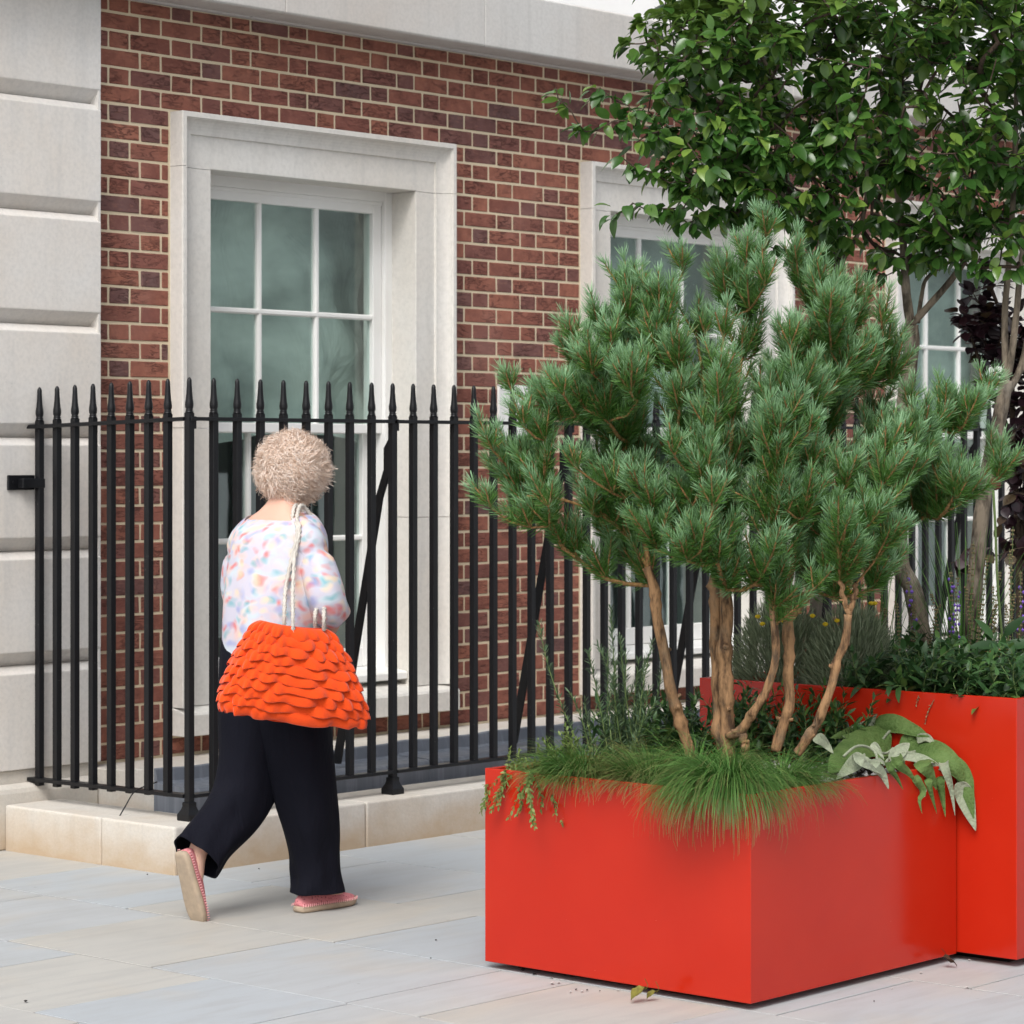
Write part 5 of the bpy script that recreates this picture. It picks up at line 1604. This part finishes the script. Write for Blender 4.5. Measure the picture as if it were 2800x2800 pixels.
person = empty('person', (6.45, 6.73, 0), label='person with curly blonde hair, floral blouse and wide navy trousers walking past the railing', cat='person')
# --- body: one skinned mesh -------------------------------------------------
J = {}
E_ = []
def j(n, x, y, z, r, par=None):
    J[n] = (len(J), (x, y, z), r)
    if par: E_.append((J[par][0], J[n][0]))
j('pelvis', 6.40, 6.74, 0.90, 0.105)
j('waist', 6.395, 6.74, 1.02, 0.100, 'pelvis')
j('chest', 6.40, 6.735, 1.18, 0.110, 'waist')
j('collar', 6.415, 6.73, 1.305, 0.070, 'chest')
j('neck', 6.435, 6.73, 1.365, 0.048, 'collar')
j('skull0', 6.455, 6.728, 1.415, 0.058, 'neck')
j('skull1', 6.48, 6.722, 1.475, 0.080, 'skull0')
j('skull2', 6.485, 6.72, 1.525, 0.066, 'skull1')
j('chin', 6.545, 6.708, 1.418, 0.026, 'skull0')
j('nose', 6.575, 6.702, 1.462, 0.010, 'skull1')
j('ear_r', 6.477, 6.640, 1.462, 0.013, 'skull1')
j('ear_l', 6.492, 6.803, 1.462, 0.013, 'skull1')
j('sh_r', 6.42, 6.585, 1.265, 0.052, 'collar')
j('el_r', 6.40, 6.505, 1.035, 0.040, 'sh_r')
j('wr_r', 6.515, 6.575, 0.955, 0.026, 'el_r')
j('palm_r', 6.51, 6.615, 0.935, 0.026, 'wr_r')
for k, (dx, l) in enumerate(((-0.024, 0.040), (-0.008, 0.048), (0.008, 0.046), (0.022, 0.036))):
    j('f%da' % k, 6.51 + dx, 6.645, 0.925 - 0.004 * k, 0.0095, 'palm_r')
    j('f%db' % k, 6.51 + dx, 6.645 + l * 0.5, 0.905, 0.0085, 'f%da' % k)
    j('f%dc' % k, 6.51 + dx, 6.645 + l * 0.4, 0.885, 0.0075, 'f%db' % k)
j('th_ra', 6.475, 6.610, 0.930, 0.0105, 'palm_r'); j('th_rb', 6.462, 6.636, 0.915, 0.009, 'th_ra')
j('sh_l', 6.42, 6.880, 1.265, 0.052, 'collar')
j('el_l', 6.45, 6.945, 1.04, 0.040, 'sh_l')
j('wr_l', 6.62, 6.90, 0.99, 0.026, 'el_l')
j('palm_l', 6.67, 6.88, 0.985, 0.026, 'wr_l')
for k, (dz, l) in enumerate(((0.022, 0.040), (0.007, 0.048), (-0.008, 0.046), (-0.022, 0.036))):
    j('g%da' % k, 6.70, 6.872, 0.985 + dz, 0.0095, 'palm_l')
    j('g%db' % k, 6.70 + l * 0.6, 6.855, 0.982 + dz, 0.0085, 'g%da' % k)
    j('g%dc' % k, 6.70 + l * 0.75, 6.83, 0.98 + dz, 0.0075, 'g%db' % k)
j('th_la', 6.675, 6.860, 1.015, 0.0105, 'palm_l'); j('th_lb', 6.70, 6.840, 1.025, 0.009, 'th_la')
j('hip_r', 6.42, 6.675, 0.82, 0.085, 'pelvis')
j('kn_r', 6.49, 6.68, 0.46, 0.052, 'hip_r')
j('an_r', 6.495, 6.685, 0.085, 0.034, 'kn_r')
j('toe_r', 6.66, 6.684, 0.040, 0.026, 'an_r')
j('hip_l', 6.40, 6.800, 0.82, 0.085, 'pelvis')
j('kn_l', 6.385, 6.81, 0.46, 0.052, 'hip_l')
j('an_l', 6.125, 6.82, 0.235, 0.034, 'kn_l')
j('toe_l', 6.115, 6.82, 0.075, 0.024, 'an_l')
me = bpy.data.meshes.new('body')
me.from_pydata([v[1] for v in J.values()], E_, [])
bo = bpy.data.objects.new('body', me); COL.objects.link(bo)
sk = bo.modifiers.new('skin', 'SKIN'); sk.use_smooth_shade = True
bo.modifiers.new('ss', 'SUBSURF').levels = 2
layer = me.skin_vertices[0] if len(me.skin_vertices) else None
if layer is None:
    bpy.context.view_layer.objects.active = bo
    bpy.ops.mesh.customdata_skin_add()
    layer = me.skin_vertices[0]
for v in J.values():
    layer.data[v[0]].radius = (v[2], v[2])
layer.data[0].use_root = True
dg = bpy.context.evaluated_depsgraph_get()
bm_ = bpy.data.meshes.new_from_object(bo.evaluated_get(dg))
bpy.data.objects.remove(bo)
link('body', bm_, person, M['skin'], smooth=True)
# eyes and mouth sit on the face (turned away from the camera)
for s in (-1, 1):
    c = np.array([6.553, 6.708 + 0.030 * s, 1.478])
    MB().loft([[c + np.array([0.010 * math.cos(a), 0.012 * math.sin(a) * math.cos(b) , 0.009 * math.sin(a) * math.sin(b)]) for b in np.linspace(0, 2 * math.pi, 9)[:-1]] for a in np.linspace(0.05, 3.09, 7)]).build('eye', M['paint'], person, smooth=True)
MB().tube(interp([(6.556, 6.686, 1.432), (6.568, 6.706, 1.431), (6.556, 6.727, 1.432)], 6), 0.005, 6).build('mouth', simple('lips', (0.45, 0.14, 0.13), 0.5, 0.4), person, smooth=True)

# --- blouse ------------------------------------------------------------------
def ring(cx, cy, z, a, b, n=40, rot=0.0, pleat=0.0, ph=0.0, tilt=(0, 0)):
    out = []
    for k in range(n):
        t = 2 * math.pi * k / n
        m = 1 + pleat * (math.sin(7 * t + ph) * 0.6 + math.sin(12 * t - 2 * ph) * 0.4)
        x, y = b * math.cos(t) * m, a * math.sin(t) * m
        c, s = math.cos(rot), math.sin(rot)
        dx, dy = x * c - y * s, x * s + y * c
        out.append((cx + dx, cy + dy, z + tilt[0] * dx + tilt[1] * dy))
    return out
sec = [(1392, 790, 50, 0), (1404, 780, 78, 0), (1416, 772, 105, .004), (1434, 768, 124, .01), (1462, 765, 135, .015), (1500, 761, 140, .02), (1545, 757, 142, .022), (1600, 752, 145, .028), (1660, 746, 143, .034), (1720, 741, 139, .04), (1780, 736, 132, .045), (1830, 732, 124, .05), (1868, 729, 120, .06)]
rings = []
for i, (py, cx, hw, pl_) in enumerate(sec):
    c = onY(cx, py, 6.735)
    a = hw / 729.0
    b = a * (0.72 if i > 3 else 0.62)
    rings.append(ring(c[0], c[1], c[2], a, b, 44, 0.0, pl_, 0.3 * i, (0.10 if i < 3 else 0.0, 0)))
hem = rings[-1]
rings.append([(x * 0.985 + onY(729, 1868, 6.735)[0] * 0.015, y * 0.985 + 6.735 * 0.015, z + 0.004) for x, y, z in hem])
top = MB().loft(rings, cap=False)
bl_o = subsurf(top.build('blouse', M['blouse'], person, smooth=True), 1)
def sleeve(pts, rad, seed):
    P = interp(pts, 16)
    rr_ = np.interp(np.linspace(0, 1, 16), np.linspace(0, 1, len(rad)), rad)
    T = norm(np.gradient(P, axis=0)); U, W = frames(T)
    R0 = []
    for i in range(16):
        R0.append([tuple(P[i] + rr_[i] * (1 + 0.06 * math.sin(5 * a + i * 0.5 + seed) * i / 15) * (math.cos(a) * U[i] + math.sin(a) * W[i])) for a in np.linspace(0, 2 * math.pi, 21)[:-1]])
    R0.append([tuple(np.array(p) * 0.8 + P[-1] * 0.2 - T[-1] * 0.01) for p in R0[-1]])
    return subsurf(MB().loft(R0, cap=False).build('sleeve', M['blouse'], person, smooth=True), 1)
sleeve([(6.395, 6.64, 1.285), (6.40, 6.585, 1.24), (6.405, 6.535, 1.14), (6.41, 6.505, 1.055), (6.455, 6.525, 1.00)], [0.05, 0.062, 0.064, 0.066, 0.064], 1)
sleeve([(6.405, 6.83, 1.285), (6.42, 6.90, 1.23), (6.44, 6.945, 1.13), (6.46, 6.96, 1.05), (6.52, 6.945, 1.01)], [0.05, 0.064, 0.068, 0.070, 0.064], 4)

# --- trousers ----------------------------------------------------------------
def leg(pts, seed):
    C = interp([p[:3] for p in pts], 30)
    A_ = np.interp(np.linspace(0, len(pts) - 1, 30), range(len(pts)), [p[3] for p in pts])
    B_ = np.interp(np.linspace(0, len(pts) - 1, 30), range(len(pts)), [p[4] for p in pts])
    T = norm(np.gradient(C, axis=0))
    R0 = []
    for i in range(30):
        side = norm(np.cross(T[i], np.array([1.0, 0, 0])) if abs(T[i][0]) < 0.95 else np.cross(T[i], UP))
        fwd = norm(np.cross(side, T[i]))
        if side[1] < 0: side = -side
        if fwd[0] < 0: fwd = -fwd
        t = i / 29
        R0.append([tuple(C[i] + (1 + 0.07 * math.sin(4 * a + 6 * t + seed) * t + 0.05 * math.sin(7 * a - 11 * t + seed) * t ** 1.5 + 0.03 * math.sin(3 * a + 24 * t) * t) * (A_[i] * math.sin(a) * side + B_[i] * math.cos(a) * fwd)) for a in np.linspace(0, 2 * math.pi, 33)[:-1]])
    R0.append([tuple(np.array(p) * 0.92 + C[-1] * 0.08 - T[-1] * 0.006) for p in R0[-1]])
    return R0
X_ = lambda px, py, Y: onY(px, py, Y)[0]
tr_ = MB()
tr_.loft(leg([(6.40, 6.72, 0.98, .145, .125), (6.405, 6.695, 0.84, .150, .135), (6.425, 6.68, 0.66, .125, .135), (6.465, 6.675, 0.46, .105, .115), (6.497, 6.675, 0.33, .095, .100), (6.525, 6.68, 0.20, .082, .082), (6.538, 6.682, 0.12, .080, .086), (6.540, 6.684, 0.062, .086, .100)], 0.5), cap=False)
tr_.loft(leg([(6.39, 6.765, 0.98, .145, .125), (6.38, 6.785, 0.84, .150, .135), (6.375, 6.80, 0.66, .125, .130), (6.365, 6.81, 0.50, .108, .115), (6.325, 6.815, 0.39, .100, .105), (6.24, 6.82, 0.305, .092, .095), (6.165, 6.82, 0.245, .088, .092), (6.12, 6.82, 0.205, .088, .098)], 2.1), cap=False)
subsurf(tr_.build('trousers', M['trousers'], person, smooth=True), 1)

# --- shoes -------------------------------------------------------------------
def shoe(mat4):
    L = 0.275
    prof = [(0.0, .024, .055), (0.03, .031, .066), (0.10, .033, .068), (0.15, .038, .062), (0.20, .041, .050), (0.24, .036, .042), (0.262, .024, .036), (0.275, .006, .028)]
    sole_r, up_r = [], []
    for x, w, h in prof:
        sole_r.append([(x, w * 1.10 * math.cos(a), 0.0125 + 0.0125 * math.copysign(min(1, abs(math.sin(a)) * 2.2), math.sin(a)) + (0.006 if x > 0.24 else 0)) for a in np.linspace(0, 2 * math.pi, 17)[:-1]])
        up_r.append([(x * 0.985 + 0.002, w * math.cos(a) * (1.0 if math.sin(a) < 0.3 else 0.92), 0.022 + (h - 0.022 if math.sin(a) > 0 else 0.004) * math.sin(a)) for a in np.linspace(0, 2 * math.pi, 17)[:-1]])
    tf = lambda R0: [[tuple((mat4 @ Vector(p))[:]) for p in r] for r in R0]
    sh_ = subsurf(MB().loft(tf(up_r)).build('shoe', M['shoe'], person, smooth=True), 1)
    subsurf(MB().loft(tf(sole_r)).build('sole', M['sole'], sh_, smooth=True), 1)
    mb = MB()
    for s in (-1, 1):
        for i in range(30):
            x = 0.006 + 0.262 * i / 29
            w = np.interp(x, [p[0] for p in prof], [p[1] for p in prof]) * 1.07 + 0.001
            a = mat4 @ Vector((x, s * w, 0.021)); b = mat4 @ Vector((x + 0.002, s * (w - 0.0015), 0.030))
            mb.tube([a[:], b[:]], 0.0017, 4)
    mb.build('stitching', M['stitch'], sh_, kind='stuff')
shoe(Matrix.Translation((6.447, 6.685, 0.0005)))
# rear foot: heel lifted, toe just touching the ground, sole facing backwards
shoe(Matrix.Translation((6.045, 6.82, 0.235)) @ Matrix.Rotation(R_(72), 4, 'Y'))

# --- hair --------------------------------------------------------------------
hc = np.array([6.468, 6.722, 1.482])
fd = norm(np.array([0.97, -0.12, -0.12]))                     # the way the face looks
cap = MB()
rg = []
for i, th in enumerate(np.linspace(0.06, 2.35, 12)):
    rg.append([hc + 0.100 * np.array([math.sin(th) * math.cos(a), math.sin(th) * math.sin(a), math.cos(th)]) * (1 if th < 1.2 or math.cos(a) < 0.35 else 0.80) for a in np.linspace(0, 2 * math.pi, 25)[:-1]])
hair = cap.loft(rg).build('hair', simple('hair_base', (0.52, 0.37, 0.27), 0.7, 0.2, (0.62, 0.46, 0.35), 20), person, smooth=True)
nlock, per_lock, k = 460, 44, 15
uc = norm(rng.normal(0, 1, (nlock * 3, 3)))
ok = (uc[:, 2] > -0.80) & ~((uc @ fd > 0.62) & (uc[:, 2] < 0.30))
uc = uc[ok][:nlock]
nlock = len(uc)
rp = lambda x: np.repeat(x, per_lock, axis=0)
nst = nlock * per_lock
u = norm(rp(uc) + rng.normal(0, 0.15, (nst, 3)))
U, W = frames(rp(uc))
ph0 = rp(rng.uniform(0, 6.28, nlock)) + rng.normal(0, 0.25, nst)
cr = rp(rng.uniform(0.006, 0.013, nlock)) * rng.uniform(0.75, 1.2, nst)
turns = rp(rng.uniform(0.9, 2.2, nlock)) + rng.normal(0, 0.08, nst)
Lh = rp(rng.uniform(0.03, 0.075, nlock)) * rng.uniform(0.7, 1.25, nst)
pl0 = rp(rng.uniform(0, 6.28, nlock))
tang = norm(U * np.cos(pl0)[:, None] + W * np.sin(pl0)[:, None] + np.array([-0.15, 0, -0.75]) + rng.normal(0, 0.12, (nst, 3)))
tang = norm(tang - u * np.sum(tang * u, 1)[:, None])
bin_ = np.cross(u, tang)
lift = rp(rng.uniform(0.90, 1.08, nlock)) + rng.normal(0, 0.045, nst) + 0.07 * np.sin(7 * u[:, 0] + 3 * u[:, 2]) * np.sin(6 * u[:, 1] + 2)
pts = []
for i in range(k):
    t = i / (k - 1)
    a = 2 * np.pi * turns * t + ph0
    p = hc + u * (0.096 * lift + 0.010 * t)[:, None] + tang * (Lh * t)[:, None] + (u * np.cos(a)[:, None] + bin_ * np.sin(a)[:, None]) * cr[:, None]
    pts.append(p)
pts = np.array(pts)                                           # k, n, 3
wv = norm(np.cross(np.gradient(pts, axis=0), u[None]))
hw = 0.00062
V = np.stack([pts - wv * hw, pts + wv * hw, ], 2)             # k, n, 2, 3
V = V.transpose(1, 0, 2, 3).reshape(-1, 3)
bi = (np.arange(nst) * 2 * k)[:, None]
F = np.concatenate([bi + np.array([[2 * i, 2 * i + 1, 2 * i + 3, 2 * i + 2]]) for i in range(k - 1)], 0)
link('curls', npmesh('curls', V, F), hair, M['hair'], smooth=True, kind='stuff')

# ================================================================== BAG
def bagmat():
    m = Mat('orange_felt', 0.9, 0.15)
    m.color(m.mix(m.noise(m.pos(), 30, 3), (0.70, 0.058, 0.006), (0.80, 0.080, 0.009)))
    m.set(Sheen_Weight=0.25)
    m.bump(m.noise(m.pos(), 220, 2), 0.002, 0.5)
    return m.m
M['bag'] = bagmat()
M['rope'] = simple('cotton_rope', (0.50, 0.46, 0.41), 0.85, 0.2, (0.60, 0.57, 0.52), 60, 0.002)
M['rope_dark'] = M['rope']
bag = empty('ruffled_bag', at(800, 1990, 8.97), label='bright orange tote bag with tiers of ruffles and white rope handles on shoulder', cat='bag')
bd = norm(np.array([math.cos(R_(-25)), math.sin(R_(-25)), 0]))   # along the bag
bn = np.array([-bd[1], bd[0], 0.0])                              # towards the wearer
bc = at(803, 1968, 8.97)
def bag_ring(v, grow=0.0, wob=0.0, ph=0.0, n=150, drop=0.0, dropw=0.0):
    """v 0 bottom .. 1 top"""
    hw_ = np.interp(v, [0, .06, .2, .5, .8, 1.0], [.222, .236, .230, .195, .145, .100]) + grow
    ht_ = np.interp(v, [0, .06, .3, .7, 1.0], [.030, .050, .068, .055, .034]) + grow
    out = []
    for k_ in range(n):
        a = 2 * math.pi * k_ / n
        ca, sa = math.cos(a), math.sin(a)
        x = hw_ * math.copysign(abs(ca) ** 0.72, ca)
        y = ht_ * math.copysign(abs(sa) ** 0.72, sa)
        s = x / 0.23
        w = wob * (math.sin(16 * a + 3 * math.sin(2 * a + ph) + ph) * 0.6 + math.sin(29 * a + 3 * math.sin(3 * a) + 2.1 * ph) * 0.5 + 0.4 * math.sin(7 * a + 3 * ph))
        z = 0.325 * v - 0.034 * s - 0.012 * (1 - s * s) * (1 - v) + (0.030 * s * s - 0.012) * v * v - drop - dropw * (0.5 + 0.5 * math.sin(16 * a + 3 * math.sin(2 * a + ph) + ph + 0.6))
        rad = norm(np.array([x, y * 3, 0]))
        x += rad[0] * w; y += rad[1] * w
        out.append(tuple(bc + bd * x + bn * y + UP * z))
    return out
R0 = [bag_ring(v) for v in (0.0, 0.05, 0.12, 0.25, 0.4, 0.55, 0.7, 0.85, 0.97)]
R0 += [bag_ring(0.93, -0.010), bag_ring(0.6, -0.02), bag_ring(0.35, -0.03)]
subsurf(MB().loft(R0).build('bag_body', M['bag'], bag, smooth=True), 1)
nr = 10
for i in range(nr):
    v0 = 0.13 + 0.83 * i / (nr - 1)
    ph_ = 1.3 * i
    rf = MB().loft([bag_ring(v0, 0.001), bag_ring(v0 - 0.03, 0.010, 0.003, ph_), bag_ring(v0 - 0.075, 0.016, 0.0075, ph_), bag_ring(v0 - 0.115, 0.017 - 0.006 * (i > 7), 0.010, ph_, drop=0.0, dropw=0.010)], cap=False)
    o = rf.build('ruffle', M['bag'], bag, smooth=True)
    so = o.modifiers.new('t', 'SOLIDIFY'); so.thickness = 0.002
    subsurf(o, 1)
def rope(pts, r=0.0049, parent=bag):
    P = interp(pts, 70)
    zs = [onY(s_[1], s_[0], 6.735) for s_ in sec][::-1]
    for i in range(len(P)):                                     # the rope lies on the blouse, not inside it
        if P[i][2] < 1.30:
            zz = P[i][2]; zl = [q_[2] for q_ in zs]
            cx_ = np.interp(zz, zl, [q_[0] for q_ in zs]); a_ = np.interp(zz, zl, [s_[2] / 729.0 for s_ in sec][::-1])
            e_ = math.hypot((P[i][0] - cx_) / (a_ * 0.74), (P[i][1] - 6.735) / a_)
            if e_ < 1.09 and P[i][0] < cx_ + 0.03:
                P[i][0] = cx_ + (P[i][0] - cx_) * 1.09 / e_; P[i][1] = 6.735 + (P[i][1] - 6.735) * 1.09 / e_
        elif P[i][2] < 1.40:
            P[i][2] += 0.008
    seg = np.linalg.norm(np.diff(P, axis=0), axis=1).sum()
    T = norm(np.gradient(P, axis=0))
    u_ = norm(np.cross(T[0], UP + 0.01)); mb = MB()
    fr_ = []
    for i in range(len(P)):
        u_ = norm(u_ - T[i] * (u_ @ T[i])); fr_.append((u_, np.cross(T[i], u_)))
    for s in range(3):
        Q = []
        for i in range(len(P)):
            a = 2 * math.pi * (s / 3 + seg / 0.034 * i / len(P))
            Q.append(P[i] + 0.0042 * (math.cos(a) * fr_[i][0] + math.sin(a) * fr_[i][1]))
        mb.tube(Q, r, 6)
    return mb.build('handle', M['rope'], parent, smooth=True)
sh_top = np.array([6.415, 6.625, 1.335])
def bp(s, v, side):                                             # a point on the bag's face
    hw_ = np.interp(v, [0, .06, .2, .5, .8, 1.0], [.222, .236, .230, .195, .145, .100]); ht_ = np.interp(v, [0, .06, .3, .7, 1.0], [.030, .050, .068, .055, .034])
    return bc + bd * (s * hw_) + bn * (side * ht_) + UP * (0.325 * v)
for side, off in ((-1, 0.0), (1, 0.028)):
    a0, a1 = bp(-0.15, 0.93, side * 1.1), bp(0.80, 0.95, side * 1.1)
    back = [a0 - UP * 0.03, a0 + UP * 0.04, a0 * 0.55 + np.array([6.335, 6.585 + off, 1.22]) * 0.45, np.array([6.345 + 0.3 * off, 6.585 + off, 1.24]), np.array([6.385 + 0.2 * off, 6.612 + off, 1.335]), sh_top + np.array([0.01, off, 0.012]),
            np.array([6.47, 6.615 + off, 1.28]), np.array([6.485, 6.60 + off * 0.4, 1.15]), np.array([6.475, 6.58 + off * 0.3, 1.05]), a1 + UP * 0.035, a1 - UP * 0.02]
    rope(back)

# ================================================================== SMALL THINGS ON THE GROUND
def dry_leaf(px, py, size, label, mat, seed):
    q_ = random.Random(seed)
    d = CAMH * FPX / (py - HOR)
    p = at(px, py, d); p[2] = 0.002
    V, F = leaf_template(1, 0.75, 5, 0.7, 0.5, 1.0, 0.10)
    V = V * size; ang = q_.uniform(0, 6)
    c, s = math.cos(ang), math.sin(ang)
    V = np.stack([V[:, 0] * c - V[:, 1] * s, V[:, 0] * s + V[:, 1] * c, V[:, 2] - V[:, 2].min() + 0.001], 1) + p
    e = empty('fallen_leaf', p, label=label, cat='leaf')
    link('blade', npmesh('blade', V, F), e, mat, smooth=True)
    tip = V[1]
    MB().tube(interp([tip, tip + np.array([-0.01 * c, -0.01, 0.012]), tip + np.array([-0.016, -0.01, 0.034])], 6), 0.0009, 5).build('stalk', mat, e)
    return e
M['dryleaf'] = simple('yellowing_leaf', (0.22, 0.21, 0.04), 0.6, 0.3, (0.10, 0.085, 0.02), 60)
M['brownleaf'] = simple('brown_leaf', (0.09, 0.045, 0.025), 0.7, 0.2, (0.05, 0.028, 0.018), 60)
dry_leaf(1765, 2738, 0.055, 'curled yellow-green fallen leaf beside the low planter', M['dryleaf'], 3)
dry_leaf(1795, 2735, 0.035, 'smaller folded fallen leaf touching the yellow-green one', M['dryleaf'], 8)
dry_leaf(2575, 2647, 0.045, 'shrivelled brown leaf below the joint of the two planters', M['brownleaf'], 5)
GP = 'crumbs of gravel on the paving'
M['pebble'] = simple('pebble', (0.40, 0.39, 0.37), 0.9, 0.2, (0.55, 0.54, 0.52), 60)
M['grit'] = simple('dark_grit', (0.03, 0.028, 0.026), 0.9, 0.2)
for (px, py, s, dark) in ((1510, 2692, .009, 0), (1528, 2690, .007, 0), (1560, 2715, .006, 0), (1592, 2713, .006, 0), (2518, 2663, .006, 0), (2645, 2703, .007, 0), (2650, 2628, .006, 0), (1430, 2655, .010, 1), (1460, 2666, .008, 1), (1575, 2708, .005, 1), (1605, 2710, .005, 1), (403, 2393, .005, 1), (70, 2741, .007, 1), (1192, 2573, .005, 1), (1178, 2622, .004, 1), (708, 2377, .004, 1), (2440, 2705, .004, 0), (2390, 2740, .004, 1), (1640, 2712, .004, 1), (1690, 2650 + 60, .005, 0)):
    d = CAMH * FPX / (py - HOR); p = at(px, py, d)
    o = MB().add([(p[0] + s * a * random.uniform(.7, 1.2), p[1] + s * b * random.uniform(.7, 1.2), s * (0.45 + 0.45 * c) + 0.0012) for a, b, c in ((1, 0, 0), (-1, 0, 0), (0, 1, 0), (0, -1, 0), (0.1, 0, 1), (0, 0.1, -1), (.7, .7, .3), (-.7, -.6, .4))],
                 [(0, 6, 4), (6, 2, 4), (2, 1, 4), (1, 7, 4), (7, 3, 4), (3, 0, 4), (6, 0, 5), (2, 6, 5), (1, 2, 5), (7, 1, 5), (3, 7, 5), (0, 3, 5)]).build('grit_crumb' if dark else 'gravel_chip', M['grit' if dark else 'pebble'])
    tag(o, 'tiny dark crumb of grit lying on the paving' if dark else 'small pale gravel chip lying on the paving near the planters', 'grit' if dark else 'gravel', GP + (' dark' if dark else ' pale'))
sc_ = scene.cycles
sc_.max_bounces = 7; sc_.diffuse_bounces = 4; sc_.glossy_bounces = 3; sc_.transmission_bounces = 4; sc_.transparent_max_bounces = 12
